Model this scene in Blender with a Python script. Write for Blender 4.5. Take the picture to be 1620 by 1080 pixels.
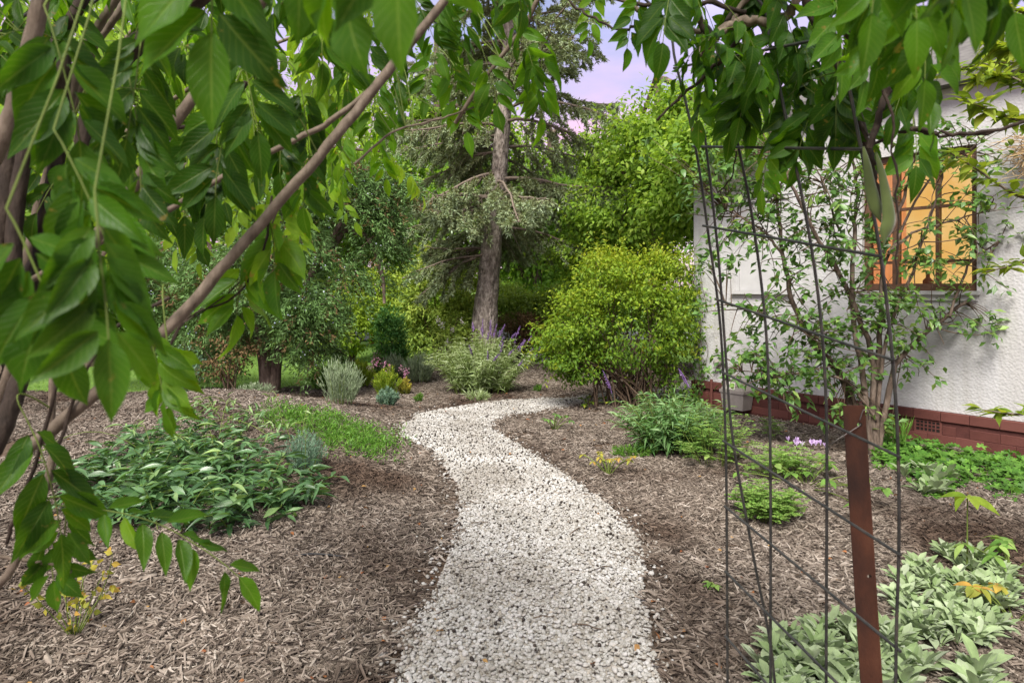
import bpy, bmesh, math, random
import numpy as np
from mathutils import Vector, Matrix

rng = np.random.default_rng(7)
random.seed(7)
for o in list(bpy.data.objects): bpy.data.objects.remove(o)
scene = bpy.context.scene
COL = scene.collection

# ------------------------------------------------------------------ camera
FPX, CX, HY, EYE = 1080.0, 810.0, 455.0, 1.5      # focal length and horizon in the 1620 px photograph
cd = bpy.data.cameras.new('camera'); cam = bpy.data.objects.new('camera', cd); COL.objects.link(cam)
cam.location = (0, 0, EYE); cam.rotation_euler = (math.radians(90), 0, 0)
cd.lens = 24; cd.sensor_width = 36; cd.shift_y = -(540 - HY) / 1620.0
cd.clip_start = 0.02; cd.clip_end = 2000
cd.dof.use_dof = True; cd.dof.focus_distance = 5.0; cd.dof.aperture_fstop = 8.0
scene.camera = cam

# ------------------------------------------------------------------ world, sun, exposure
SUN_EL, SUN_AZ = math.radians(50), math.radians(200)   # azimuth clockwise from +Y (north)
w = bpy.data.worlds.new('World'); scene.world = w; w.use_nodes = True
nt = w.node_tree; nt.nodes.clear()
def N(t, kind, **kw):
    n = t.nodes.new(kind)
    for k, v in kw.items(): setattr(n, k, v)
    return n
out = N(nt, 'ShaderNodeOutputWorld'); bg = N(nt, 'ShaderNodeBackground')
sky = N(nt, 'ShaderNodeTexSky', sky_type='NISHITA', sun_disc=False)
sky.sun_elevation = SUN_EL; sky.sun_rotation = SUN_AZ; sky.altitude = 500; sky.air_density = 1.0; sky.dust_density = 2.0
geo = N(nt, 'ShaderNodeTexCoord'); mp = N(nt, 'ShaderNodeMapping'); mp.inputs['Scale'].default_value = (1.6, 1.6, 4.5)
nz = N(nt, 'ShaderNodeTexNoise'); nz.inputs['Scale'].default_value = 1.7; nz.inputs['Detail'].default_value = 7; nz.inputs['Roughness'].default_value = 0.55
cr = N(nt, 'ShaderNodeValToRGB'); cr.color_ramp.elements[0].position = 0.30; cr.color_ramp.elements[1].position = 0.62
sep = N(nt, 'ShaderNodeSeparateXYZ'); el = N(nt, 'ShaderNodeValToRGB')
el.color_ramp.elements[0].position = 0.25; el.color_ramp.elements[0].color = (5.8, 3.7, 5.0, 1)
el.color_ramp.elements[1].position = 0.55; el.color_ramp.elements[1].color = (5.6, 5.8, 5.5, 1)
e2 = el.color_ramp.elements.new(0.35); e2.color = (4.3, 3.9, 6.2, 1)
tint = N(nt, 'ShaderNodeMixRGB', blend_type='MULTIPLY'); tint.inputs[0].default_value = 1; tint.inputs[2].default_value = (1.25, 1.0, 1.0, 1)
mix = N(nt, 'ShaderNodeMixRGB')
L = nt.links.new
L(geo.outputs['Generated'], mp.inputs[0]); L(mp.outputs[0], nz.inputs['Vector']); L(nz.outputs[0], cr.inputs[0])
L(geo.outputs['Generated'], sep.inputs[0]); L(sep.outputs[2], el.inputs[0])
L(sky.outputs[0], tint.inputs[1]); L(cr.outputs[0], mix.inputs[0]); L(tint.outputs[0], mix.inputs[1]); L(el.outputs[0], mix.inputs[2])
L(mix.outputs[0], bg.inputs[0]); bg.inputs[1].default_value = 0.09; L(bg.outputs[0], out.inputs[0])

sd = bpy.data.lights.new('sun', 'SUN'); sun = bpy.data.objects.new('sun', sd); COL.objects.link(sun)
sd.energy = 3.3; sd.angle = math.radians(22); sd.color = (1.0, 0.95, 0.88)
sdir = Vector((math.sin(SUN_AZ) * math.cos(SUN_EL), math.cos(SUN_AZ) * math.cos(SUN_EL), math.sin(SUN_EL)))
sun.rotation_euler = sdir.to_track_quat('Z', 'Y').to_euler(); sun.location = (0, 0, 30)
vs = scene.view_settings; vs.view_transform = 'Standard'; vs.look = 'None'; vs.exposure = 1.15; vs.gamma = 1
scene.render.engine = 'CYCLES'
cy = scene.cycles; cy.max_bounces = 8; cy.diffuse_bounces = 6; cy.transmission_bounces = 6; cy.transparent_max_bounces = 4; cy.glossy_bounces = 2

# ------------------------------------------------------------------ ground height and pixel helpers
def gz(x, y):
    x = np.asarray(x, float); y = np.asarray(y, float)
    z = 0.44 * np.exp(-(((x + 3.0) / 1.35) ** 2 + ((y - 6.7) / 1.5) ** 2))
    z = z + 0.12 * np.exp(-(((x + 1.55) / .75) ** 2 + ((y - 5.6) / 1.6) ** 2))
    z = z + 0.05 * np.exp(-(((x - 2.2) / .8) ** 2 + ((y - 6.0) / 1.5) ** 2))
    z = z + 0.012 * np.sin(x * 3.1 + y * 1.7) * np.sin(y * 2.3 - x * .9) + 0.006 * np.sin(x * 9 + 1) * np.sin(y * 8.0)
    return z
def W(px, py, d): return np.array([(px - CX) / FPX * d, d, EYE - (py - HY) / FPX * d])
def G(px, py):
    z = 0.0
    for _ in range(30):
        d = FPX * (EYE - z) / (py - HY); x = (px - CX) / FPX * d; z = .5 * z + .5 * float(gz(x, d))
    return np.array([x, d, float(gz(x, d))])
def GD(px, d):
    x = (px - CX) / FPX * d
    return np.array([x, d, float(gz(x, d))])

# ------------------------------------------------------------------ object helpers
ORG = {}
def empty(name, org, label, cat, group=None):
    o = bpy.data.objects.new(name, None); COL.objects.link(o); o.empty_display_size = .1
    o.location = org; ORG[o] = np.array(org, float)
    tag(o, label, cat, group); return o
def tag(o, label=None, cat=None, group=None, kind=None):
    if label: o['label'] = label
    if cat: o['category'] = cat
    if group: o['group'] = group
    if kind: o['kind'] = kind
    return o
def put(name, me, parent=None, org=(0, 0, 0)):
    o = bpy.data.objects.new(name, me); COL.objects.link(o); org = np.array(org, float)
    if parent is not None:
        o.parent = parent; o.location = org - ORG[parent]
    else: o.location = org
    ORG[o] = org; return o
def norm(a): return a / np.maximum(np.linalg.norm(a, axis=-1, keepdims=True), 1e-9)
def runit(n): return norm(rng.normal(size=(n, 3)))

class MB:
    def __init__(s): s.V = []; s.F = []; s.R = []; s.U = []; s.M = []; s.n = 0
    def add(s, V, F, rnd=0.5, uv=None, mi=0):
        V = np.asarray(V, float); F = np.asarray(F, int)
        s.V.append(V); s.F.append(F + s.n); s.n += len(V)
        s.R.append(np.broadcast_to(np.asarray(rnd, float), (len(F),)))
        s.U.append(np.zeros((len(V), 2)) if uv is None else np.asarray(uv, float)); s.M.append(np.full(len(F), mi))
        return s
    def tube(s, pts, rad, n=6, rnd=.5, mi=0, cap=True):
        P = np.asarray(pts, float); k = len(P); rad = np.broadcast_to(np.asarray(rad, float), (k,))
        T = norm(np.gradient(P, axis=0)); ref = np.array([0.31, 0.17, 0.93])
        if abs(np.dot(T[0], ref)) > .95: ref = np.array([1., 0, 0])
        A = norm(np.cross(T, ref)); B = np.cross(T, A)
        a = np.linspace(0, 2 * np.pi, n, endpoint=False)
        V = P[:, None] + rad[:, None, None] * (np.cos(a)[None, :, None] * A[:, None] + np.sin(a)[None, :, None] * B[:, None])
        V = V.reshape(-1, 3); i = np.arange(k - 1)[:, None] * n; j = np.arange(n)[None]; j2 = (j + 1) % n
        F = np.stack([i + j, i + j2, i + n + j2, i + n + j], -1).reshape(-1, 4)
        uv = np.stack([np.tile(np.arange(n) / n, k), np.repeat(np.linspace(0, 1, k), n)], -1)
        s.add(V, F, rnd, uv, mi)
        if cap:
            m = s.n
            s.add(np.vstack([P[-1] + T[-1] * rad[-1] * .3, V[-n:]]), [(0, 1 + q, 1 + (q + 1) % n) for q in range(n)], rnd, None, mi)
            s.add(np.vstack([P[0] - T[0] * rad[0] * .3, V[:n]]), [(0, 1 + (q + 1) % n, 1 + q) for q in range(n)], rnd, None, mi)
        return s
    def box(s, c, h, rot=None, rnd=.5, mi=0, taper=1.0):
        v = np.array([(x, y, z) for z in (-1, 1) for y in (-1, 1) for x in (-1, 1)], float)
        v[4:, :2] *= taper; v = v * np.asarray(h, float)
        if rot is not None: v = v @ np.asarray(rot, float).T
        return s.add(v + np.asarray(c, float), [(0, 2, 3, 1), (4, 5, 7, 6), (0, 1, 5, 4), (1, 3, 7, 5), (3, 2, 6, 7), (2, 0, 4, 6)], rnd, None, mi)
    def leaves(s, tm, lv, mi=0, sel=None):
        P, D, Nn, Ln, Wd, R = [np.asarray(a, float) if sel is None else np.asarray(a, float)[sel] for a in lv]
        if len(P) == 0: return s
        D = norm(D); S = norm(np.cross(D, Nn)); Nn = np.cross(S, D)
        TV, TF, TU = tm; k = len(TV); n = len(P)
        V = (P[:, None] + D[:, None] * (TV[None, :, 1, None] * Ln[:, None, None]) + S[:, None] * (TV[None, :, 0, None] * Wd[:, None, None])
             + Nn[:, None] * (TV[None, :, 2, None] * Ln[:, None, None])).reshape(-1, 3)
        if isinstance(TF, np.ndarray): TF = [TF]
        off = (np.arange(n) * k)[:, None, None]; base = s.n
        s.V.append(V); s.U.append(np.tile(TU, (n, 1))); s.n += len(V)
        for f in TF:
            s.F.append((f[None] + off).reshape(-1, f.shape[1]) + base); s.R.append(np.repeat(R, len(f))); s.M.append(np.full(n * len(f), mi))
        return s
    def mesh(s, name, mats, org=(0, 0, 0), smooth=True):
        V = np.vstack(s.V) - np.asarray(org, float); U = np.vstack(s.U); R = np.concatenate(s.R); M = np.concatenate(s.M)
        loops = np.concatenate([f.ravel() for f in s.F]); cnt = np.concatenate([np.full(len(f), f.shape[1]) for f in s.F])
        me = bpy.data.meshes.new(name); me.vertices.add(len(V)); me.vertices.foreach_set('co', V.astype(np.float32).ravel())
        me.loops.add(len(loops)); me.loops.foreach_set('vertex_index', loops.astype(np.int32))
        me.polygons.add(len(cnt)); st = np.concatenate([[0], np.cumsum(cnt)[:-1]])
        me.polygons.foreach_set('loop_start', st.astype(np.int32))
        me.polygons.foreach_set('use_smooth', np.full(len(cnt), smooth)); me.polygons.foreach_set('material_index', M.astype(np.int32))
        uvl = me.uv_layers.new(name='UVMap'); uvl.data.foreach_set('uv', U[loops].astype(np.float32).ravel())
        at = me.attributes.new('rnd', 'FLOAT', 'FACE'); at.data.foreach_set('value', R.astype(np.float32))
        for m in (mats if isinstance(mats, (list, tuple)) else [mats]): me.materials.append(m)
        me.update(calc_edges=True); return me
    def build(s, name, mats, parent=None, org=None, smooth=True, **kw):
        if org is None: org = ORG[parent] if parent is not None else (0, 0, 0)
        return tag(put(name, s.mesh(name, mats, org, smooth), parent, org), **kw)

# leaf templates: x across (-.5..5), y along, z up
PROF = {'wist': [0, .6, .88, 1, .97, .83, .58, .25, 0], 'ovate': [0, .5, .9, 1, .8, .42, .12, 0], 'lance': [0, .45, .8, 1, .92, .65, .3, 0], 'spat': [.18, .24, .45, .72, .95, 1, .86, .12],
        'ellip': [0, .6, .92, 1, .97, .75, .4, 0], 'strap': [.6, .85, 1, 1, .95, .8, .5, 0]}
def tmpl(kind='ovate', fold=.25, bend=.2, twist=0., n=7, wave=0.):
    pr = PROF[kind]; ts = np.linspace(0, 1, n + 1); ws = np.interp(ts, np.linspace(0, 1, len(pr)), pr)
    V = []; U = []
    for i, t in enumerate(ts):
        for c in (-1, 0, 1):
            x = .5 * c * ws[i]; z = fold * abs(x) * .5 - bend * t * t + twist * x * t + wave * math.sin(t * 11 + c) * .04 * abs(c)
            V.append((x, t - .25 * bend * bend * t ** 3, z)); U.append((.5 + .5 * c, t))
    F = []
    for i in range(n):
        a = i * 3
        F += [(a, a + 1, a + 4, a + 3), (a + 1, a + 2, a + 5, a + 4)]
    return np.array(V), np.array(F), np.array(U)
def tmpl_lo(kind='ovate', fold=.3, bend=.25):
    mid = {'ovate': .4, 'lance': .5, 'ellip': .5, 'spat': .65, 'strap': .5}[kind]
    V = np.array([(0, 0, 0), (-.5, mid, fold * .2 - bend * mid * mid), (0, mid, -bend * mid * mid), (.5, mid, fold * .2 - bend * mid * mid), (0, 1, -bend)])
    return V, np.array([(0, 2, 1), (0, 3, 2), (1, 2, 4), (2, 3, 4)]), np.array([(.5, 0), (0, mid), (.5, mid), (1, mid), (.5, 1)])
def tmpl_dia(fold=.2):
    V = np.array([(0, 0, 0), (-.5, .45, fold * .2), (0, 1, -.1), (.5, .45, fold * .2)])
    return V, np.array([(0, 3, 1), (1, 3, 2)]), np.array([(.5, 0), (0, .45), (.5, 1), (1, .45)])
DIA = tmpl_dia()

# ------------------------------------------------------------------ materials
def mat_new(name):
    m = bpy.data.materials.new(name); m.use_nodes = True; t = m.node_tree; t.nodes.clear()
    o = N(t, 'ShaderNodeOutputMaterial'); return m, t, o
def ramp(t, stops):
    r = N(t, 'ShaderNodeValToRGB'); e = r.color_ramp.elements
    while len(e) < len(stops): e.new(.5)
    for i, (p, c) in enumerate(stops): e[i].position = p; e[i].color = (*c, 1)
    return r
def leafmat(name, cols, rough=.45, trans=.35, tcol=None, vein=0., spec=.2, fuzz=0., spots=False):
    m, t, o = mat_new(name); lk = t.links.new
    at = N(t, 'ShaderNodeAttribute', attribute_name='rnd')
    n = len(cols); rp = ramp(t, [(i / max(1, n - 1), c) for i, c in enumerate(cols)]); lk(at.outputs['Fac'], rp.inputs[0])
    col = rp.outputs[0]
    no = N(t, 'ShaderNodeTexNoise'); no.inputs['Scale'].default_value = 14; no.inputs['Detail'].default_value = 3
    gp = N(t, 'ShaderNodeNewGeometry'); lk(gp.outputs['Position'], no.inputs['Vector'])
    hs = N(t, 'ShaderNodeHueSaturation'); mr = N(t, 'ShaderNodeMapRange'); mr.inputs[1].default_value = .3; mr.inputs[2].default_value = .7
    mr.inputs[3].default_value = .7; mr.inputs[4].default_value = 1.3
    lk(no.outputs[0], mr.inputs[0]); lk(mr.outputs[0], hs.inputs['Value']); lk(col, hs.inputs['Color']); col = hs.outputs[0]
    bump = None
    if spots:
        ns = N(t, 'ShaderNodeTexNoise'); ns.inputs['Scale'].default_value = 75; ns.inputs['Detail'].default_value = 2; lk(gp.outputs['Position'], ns.inputs['Vector'])
        nl = N(t, 'ShaderNodeTexNoise'); nl.inputs['Scale'].default_value = 9; lk(gp.outputs['Position'], nl.inputs['Vector'])
        sa = N(t, 'ShaderNodeMath', operation='MULTIPLY_ADD'); lk(nl.outputs[0], sa.inputs[0]); sa.inputs[1].default_value = .55; lk(ns.outputs[0], sa.inputs[2])
        sr = N(t, 'ShaderNodeMapRange'); sr.inputs[1].default_value = .985; sr.inputs[2].default_value = 1.05; sr.inputs[4].default_value = .8; lk(sa.outputs[0], sr.inputs[0])
        sm1 = N(t, 'ShaderNodeMixRGB'); lk(sr.outputs[0], sm1.inputs[0]); lk(col, sm1.inputs[1]); sm1.inputs[2].default_value = (.22, .17, .045, 1); col = sm1.outputs[0]
    if vein > 0:
        uv = N(t, 'ShaderNodeUVMap'); sp = N(t, 'ShaderNodeSeparateXYZ'); lk(uv.outputs[0], sp.inputs[0])
        a = N(t, 'ShaderNodeMath', operation='SUBTRACT'); lk(sp.outputs[0], a.inputs[0]); a.inputs[1].default_value = .5
        b = N(t, 'ShaderNodeMath', operation='ABSOLUTE'); lk(a.outputs[0], b.inputs[0])
        mid = N(t, 'ShaderNodeMapRange'); lk(b.outputs[0], mid.inputs[0]); mid.inputs[1].default_value = .0; mid.inputs[2].default_value = .06; mid.inputs[3].default_value = 1; mid.inputs[4].default_value = 0
        c = N(t, 'ShaderNodeMath', operation='MULTIPLY_ADD'); lk(b.outputs[0], c.inputs[0]); c.inputs[1].default_value = -.55; lk(sp.outputs[1], c.inputs[2])
        d = N(t, 'ShaderNodeMath', operation='MULTIPLY'); lk(c.outputs[0], d.inputs[0]); d.inputs[1].default_value = 58
        e = N(t, 'ShaderNodeMath', operation='SINE'); lk(d.outputs[0], e.inputs[0])
        g = N(t, 'ShaderNodeMapRange'); lk(e.outputs[0], g.inputs[0]); g.inputs[1].default_value = .86; g.inputs[2].default_value = 1; g.inputs[4].default_value = .5
        mx = N(t, 'ShaderNodeMath', operation='MAXIMUM'); lk(mid.outputs[0], mx.inputs[0]); lk(g.outputs[0], mx.inputs[1])
        mv = N(t, 'ShaderNodeMath', operation='MULTIPLY'); lk(mx.outputs[0], mv.inputs[0]); mv.inputs[1].default_value = vein
        mc = N(t, 'ShaderNodeMixRGB', blend_type='SCREEN'); lk(mv.outputs[0], mc.inputs[0]); lk(col, mc.inputs[1]); mc.inputs[2].default_value = (.16, .2, .06, 1); col = mc.outputs[0]
        bump = N(t, 'ShaderNodeBump'); bump.inputs['Strength'].default_value = .35; bump.inputs['Distance'].default_value = .002; bump.invert = True
        lk(mx.outputs[0], bump.inputs['Height'])
    p = N(t, 'ShaderNodeBsdfPrincipled'); lk(col, p.inputs['Base Color']); p.inputs['Roughness'].default_value = rough
    p.inputs['Specular IOR Level'].default_value = spec
    if fuzz: p.inputs['Sheen Weight'].default_value = fuzz; p.inputs['Sheen Roughness'].default_value = .5
    if bump: lk(bump.outputs[0], p.inputs['Normal'])
    tr = N(t, 'ShaderNodeBsdfTranslucent'); mt = N(t, 'ShaderNodeMixRGB', blend_type='MULTIPLY'); mt.inputs[0].default_value = 1
    lk(col, mt.inputs[1]); tc = tcol or (2.2, 2.0, .9); mt.inputs[2].default_value = (*tc, 1); lk(mt.outputs[0], tr.inputs[0])
    mx2 = N(t, 'ShaderNodeMixShader'); mx2.inputs[0].default_value = trans; lk(p.outputs[0], mx2.inputs[1]); lk(tr.outputs[0], mx2.inputs[2]); lk(mx2.outputs[0], o.inputs[0])
    return m
def solid(name, stops, scale=8, rough=.8, bump=.3, bscale=None, dist=.01, stretch=(1, 1, 1), spec=.3, metal=0., attr=False, detail=6, objr=False, coords='Position', patch=None):
    """noise-ramped opaque material in world or object space"""
    m, t, o = mat_new(name); lk = t.links.new
    if coords == 'Position': g = N(t, 'ShaderNodeNewGeometry').outputs['Position']
    else: g = N(t, 'ShaderNodeTexCoord').outputs[coords]
    mpn = N(t, 'ShaderNodeMapping'); mpn.inputs['Scale'].default_value = stretch; lk(g, mpn.inputs[0])
    no = N(t, 'ShaderNodeTexNoise'); no.inputs['Scale'].default_value = scale; no.inputs['Detail'].default_value = detail; no.inputs['Roughness'].default_value = .62; lk(mpn.outputs[0], no.inputs['Vector'])
    fac = no.outputs[0]
    if attr or objr:
        if attr: at = N(t, 'ShaderNodeAttribute', attribute_name='rnd').outputs['Fac']
        else: at = N(t, 'ShaderNodeObjectInfo').outputs['Random']
        ad = N(t, 'ShaderNodeMath', operation='MULTIPLY_ADD'); lk(at, ad.inputs[0]); ad.inputs[1].default_value = .75
        su = N(t, 'ShaderNodeMath', operation='MULTIPLY_ADD'); lk(fac, su.inputs[0]); su.inputs[1].default_value = .6; su.inputs[2].default_value = -.17; lk(su.outputs[0], ad.inputs[2]); fac = ad.outputs[0]
    rp = ramp(t, stops); lk(fac, rp.inputs[0])
    p = N(t, 'ShaderNodeBsdfPrincipled'); lk(rp.outputs[0], p.inputs['Base Color']); p.inputs['Roughness'].default_value = rough; p.inputs['Specular IOR Level'].default_value = spec; p.inputs['Metallic'].default_value = metal
    if bump:
        nb = N(t, 'ShaderNodeTexNoise'); nb.inputs['Scale'].default_value = bscale or scale * 3; nb.inputs['Detail'].default_value = 5; lk(mpn.outputs[0], nb.inputs['Vector'])
        bp = N(t, 'ShaderNodeBump'); bp.inputs['Strength'].default_value = bump; bp.inputs['Distance'].default_value = dist; lk(nb.outputs[0], bp.inputs['Height']); lk(bp.outputs[0], p.inputs['Normal'])
    if patch:
        n2 = N(t, 'ShaderNodeTexNoise'); n2.inputs['Scale'].default_value = patch[0]; n2.inputs['Detail'].default_value = 4; lk(N(t, 'ShaderNodeNewGeometry').outputs['Position'], n2.inputs['Vector'])
        r2 = ramp(t, [(.34, patch[1]), (.5, (.95, .94, .92)), (.66, (1.14, 1.14, 1.14))]); lk(n2.outputs[0], r2.inputs[0])
        mm = N(t, 'ShaderNodeMixRGB', blend_type='MULTIPLY'); mm.inputs[0].default_value = 1; lk(rp.outputs[0], mm.inputs[1]); lk(r2.outputs[0], mm.inputs[2]); lk(mm.outputs[0], p.inputs['Base Color'])
    lk(p.outputs[0], o.inputs[0]); return m

M = {}
M['soil'] = solid('soil', [(.25, (.035, .022, .014)), (.5, (.085, .055, .036)), (.75, (.16, .115, .08))], 30, .95, .8, 60, .03)
M['mulch'] = solid('mulch', [(.02, (.022, .016, .012)), (.25, (.08, .062, .048)), (.5, (.17, .138, .111)), (.75, (.30, .255, .213)), (1, (.52, .47, .41))], 25, .85, .5, 260, .003, attr=True, patch=(.9, (.40, .32, .27)))
M['pebble'] = solid('pebble', [(.0, (.16, .135, .105)), (.2, (.285, .27, .24)), (.5, (.37, .36, .338)), (.8, (.455, .448, .432)), (1, (.33, .28, .215))], 40, .7, .25, 120, .002, objr=True, patch=(1.6, (.74, .71, .67)))
M['nut'] = solid('nut', [(.3, (.015, .012, .010)), (.7, (.06, .045, .035))], 40, .7, .3)
M['sand'] = solid('sand', [(.3, (.22, .19, .15)), (.7, (.5, .46, .41))], 70, .95, .6, 120, .01)
M['bark'] = solid('bark', [(.25, (.035, .026, .02)), (.5, (.12, .088, .066)), (.75, (.25, .20, .16))], 16, .9, .9, 26, .03, stretch=(1, 1, .35))
M['spruce_bark'] = solid('spruce_bark', [(.3, (.06, .05, .042)), (.48, (.23, .195, .165)), (.68, (.46, .41, .36))], 18, .9, 1, 30, .05, stretch=(1, 1, .45))
M['vine_bark'] = solid('vine_bark', [(.25, (.07, .052, .036)), (.5, (.14, .108, .078)), (.75, (.225, .18, .135))], 60, .75, .6, 110, .004, stretch=(1, 1, .4))
M['dark_vine'] = solid('dark_vine', [(.25, (.014, .010, .007)), (.5, (.036, .025, .018)), (.75, (.08, .058, .042))], 40, .85, .8, 80, .006, stretch=(1, 1, .4))
M['twig'] = solid('twig', [(.3, (.05, .033, .022)), (.7, (.15, .105, .07))], 30, .85, .4)
M['greytwig'] = solid('greytwig', [(.3, (.10, .08, .062)), (.7, (.25, .20, .155))], 30, .85, .4)
M['stucco'] = None
M['brick'] = solid('brick', [(.2, (.07, .022, .017)), (.5, (.10, .033, .026)), (.8, (.13, .047, .037))], 9, .7, .5, 90, .004, objr=True, coords='Object')
M['mortar'] = solid('mortar', [(.3, (.05, .016, .013)), (.7, (.085, .028, .023))], 20, .9, .3)
M['white_paint'] = solid('white_paint', [(.3, (.42, .42, .415)), (.7, (.50, .50, .495))], 5, .55, .1, 80, .002)
M['frame_wood'] = solid('frame_wood', [(.3, (.07, .035, .02)), (.7, (.14, .075, .045))], 20, .5, .2, 60, .003)
M['dark'] = solid('dark', [(.3, (.008, .006, .005)), (.7, (.015, .012, .01))], 10, .9, 0)
M['meter'] = solid('meter', [(.3, (.22, .20, .18)), (.7, (.28, .255, .23))], 12, .6, .15, 60, .002)
M['paper'] = solid('paper', [(.3, (.62, .60, .52)), (.7, (.74, .72, .64))], 60, .7, 0)
M['steel'] = solid('steel', [(.3, (.022, .024, .022)), (.55, (.05, .05, .046)), (.8, (.11, .085, .065))], 35, .38, .3, 200, .001, metal=.35, spec=.5)
M['rust'] = solid('rust', [(.25, (.010, .007, .006)), (.42, (.036, .014, .008)), (.6, (.07, .025, .012)), (.85, (.12, .05, .025))], 9, .8, .6, 160, .002, stretch=(1, 1, .5))
M['wire'] = solid('wire', [(.3, (.12, .11, .10)), (.7, (.22, .2, .19))], 60, .45, .1, metal=.6)
M['hose'] = solid('hose', [(.3, (.012, .012, .013)), (.7, (.03, .03, .032))], 30, .5, .1)
M['roof'] = solid('roof', [(.3, (.09, .085, .08)), (.7, (.17, .16, .15))], 10, .85, .3)
M['straw'] = solid('straw', [(.3, (.28, .19, .09)), (.7, (.5, .37, .2))], 40, .9, .3, attr=True)
M['asphalt'] = solid('asphalt', [(.3, (.13, .13, .135)), (.7, (.22, .22, .23))], 30, .9, .4)
M['red_paint'] = solid('red_paint', [(.3, (.5, .07, .03)), (.7, (.62, .12, .05))], 10, .5, 0)
M['terracotta'] = solid('terracotta', [(.3, (.25, .10, .06)), (.7, (.36, .17, .11))], 10, .8, .2)
M['berry'] = solid('berry', [(.2, (.20, .25, .33)), (.5, (.38, .43, .52)), (.8, (.62, .66, .74))], 30, .7, 0, attr=True)
# stucco: lumpy roughcast
m, t, o = mat_new('stucco'); lk = t.links.new
g = N(t, 'ShaderNodeNewGeometry'); a = N(t, 'ShaderNodeTexNoise'); a.inputs['Scale'].default_value = 55; a.inputs['Detail'].default_value = 5; lk(g.outputs['Position'], a.inputs['Vector'])
b = N(t, 'ShaderNodeTexNoise'); b.inputs['Scale'].default_value = 1.6; b.inputs['Detail'].default_value = 6; lk(g.outputs['Position'], b.inputs['Vector'])
rp = ramp(t, [(.3, (.39, .39, .385)), (.5, (.47, .47, .47)), (.8, (.51, .51, .51))]); lk(b.outputs[0], rp.inputs[0])
v = N(t, 'ShaderNodeTexVoronoi'); v.inputs['Scale'].default_value = 42; lk(g.outputs['Position'], v.inputs['Vector'])
ad = N(t, 'ShaderNodeMath', operation='ADD'); lk(a.outputs[0], ad.inputs[0]); lk(v.outputs['Distance'], ad.inputs[1])
bp = N(t, 'ShaderNodeBump'); bp.inputs['Strength'].default_value = .42; bp.inputs['Distance'].default_value = .008; lk(ad.outputs[0], bp.inputs['Height'])
p = N(t, 'ShaderNodeBsdfPrincipled'); p.inputs['Roughness'].default_value = .85; lk(rp.outputs[0], p.inputs['Base Color']); lk(bp.outputs[0], p.inputs['Normal']); lk(p.outputs[0], o.inputs[0]); M['stucco'] = m
smp = N(t, 'ShaderNodeMapping'); smp.inputs['Scale'].default_value = (7, 7, .45); lk(g.outputs['Position'], smp.inputs[0]); sn = N(t, 'ShaderNodeTexNoise'); sn.inputs['Scale'].default_value = 1.3; sn.inputs['Detail'].default_value = 5; lk(smp.outputs[0], sn.inputs['Vector'])
srp = ramp(t, [(.38, (.89, .88, .86)), (.55, (1, 1, 1))]); lk(sn.outputs[0], srp.inputs[0]); smx = N(t, 'ShaderNodeMixRGB', blend_type='MULTIPLY'); smx.inputs[0].default_value = 1; lk(rp.outputs[0], smx.inputs[1]); lk(srp.outputs[0], smx.inputs[2]); lk(smx.outputs[0], p.inputs['Base Color'])
# blind behind the window, the room's lamplight put in as emission
m, t, o = mat_new('lit_blind'); lk = t.links.new
g = N(t, 'ShaderNodeNewGeometry'); a = N(t, 'ShaderNodeTexNoise'); a.inputs['Scale'].default_value = 2.2; lk(g.outputs['Position'], a.inputs['Vector'])
rp = ramp(t, [(.3, (.95, .50, .13)), (.7, (1.0, .66, .26))]); lk(a.outputs[0], rp.inputs[0])
e = N(t, 'ShaderNodeEmission'); e.inputs[1].default_value = .42; lk(rp.outputs[0], e.inputs[0]); lk(e.outputs[0], o.inputs[0]); M['lit'] = m
m, t, o = mat_new('curtain'); lk = t.links.new
e = N(t, 'ShaderNodeEmission'); e.inputs[0].default_value = (.95, .36, .12, 1); e.inputs[1].default_value = .28; d = N(t, 'ShaderNodeBsdfDiffuse'); d.inputs[0].default_value = (.6, .35, .2, 1)  # lamplight on the cloth is put in as its own glow
ad = N(t, 'ShaderNodeAddShader'); lk(e.outputs[0], ad.inputs[0]); lk(d.outputs[0], ad.inputs[1]); lk(ad.outputs[0], o.inputs[0]); M['curtain'] = m
m, t, o = mat_new('glass'); lk = t.links.new
gl = N(t, 'ShaderNodeBsdfGlossy'); gl.inputs['Roughness'].default_value = .02; tp = N(t, 'ShaderNodeBsdfTransparent'); tp.inputs[0].default_value = (.95, .97, .96, 1)
fr = N(t, 'ShaderNodeFresnel'); fr.inputs[0].default_value = 1.45; mx = N(t, 'ShaderNodeMixShader'); lk(fr.outputs[0], mx.inputs[0]); lk(tp.outputs[0], mx.inputs[1]); lk(gl.outputs[0], mx.inputs[2]); lk(mx.outputs[0], o.inputs[0]); M['glass'] = m
# foliage
M['wist'] = leafmat('wisteria_leaf', [(.020, .062, .006), (.038, .11, .008), (.072, .18, .011), (.14, .27, .015)], .42, .5, (2.9, 2.5, .6), vein=.4, spots=True)
M['wist_lit'] = leafmat('wisteria_lit_leaf', [(.11, .22, .02), (.17, .31, .025), (.25, .40, .035)], .45, .5, (2.2, 1.9, .8), vein=.3)  # brighter copy of the wisteria leaf, sunlight painted into the colour
M['pod'] = leafmat('pod', [(.07, .10, .025), (.11, .15, .04)], .7, .05, fuzz=.4)
M['rachis'] = leafmat('rachis', [(.11, .17, .03), (.16, .2, .05)], .6, .1)
M['spruce'] = leafmat('spruce_needles', [(.14, .15, .065), (.20, .24, .115), (.27, .35, .20), (.38, .48, .33)], .6, .12)
M['juniper'] = leafmat('juniper_scales', [(.045, .08, .022), (.085, .165, .045), (.135, .25, .075), (.22, .34, .14)], .6, .15)
M['brownfol'] = leafmat('dead_foliage', [(.12, .075, .035), (.2, .13, .06)], .8, .1)
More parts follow.
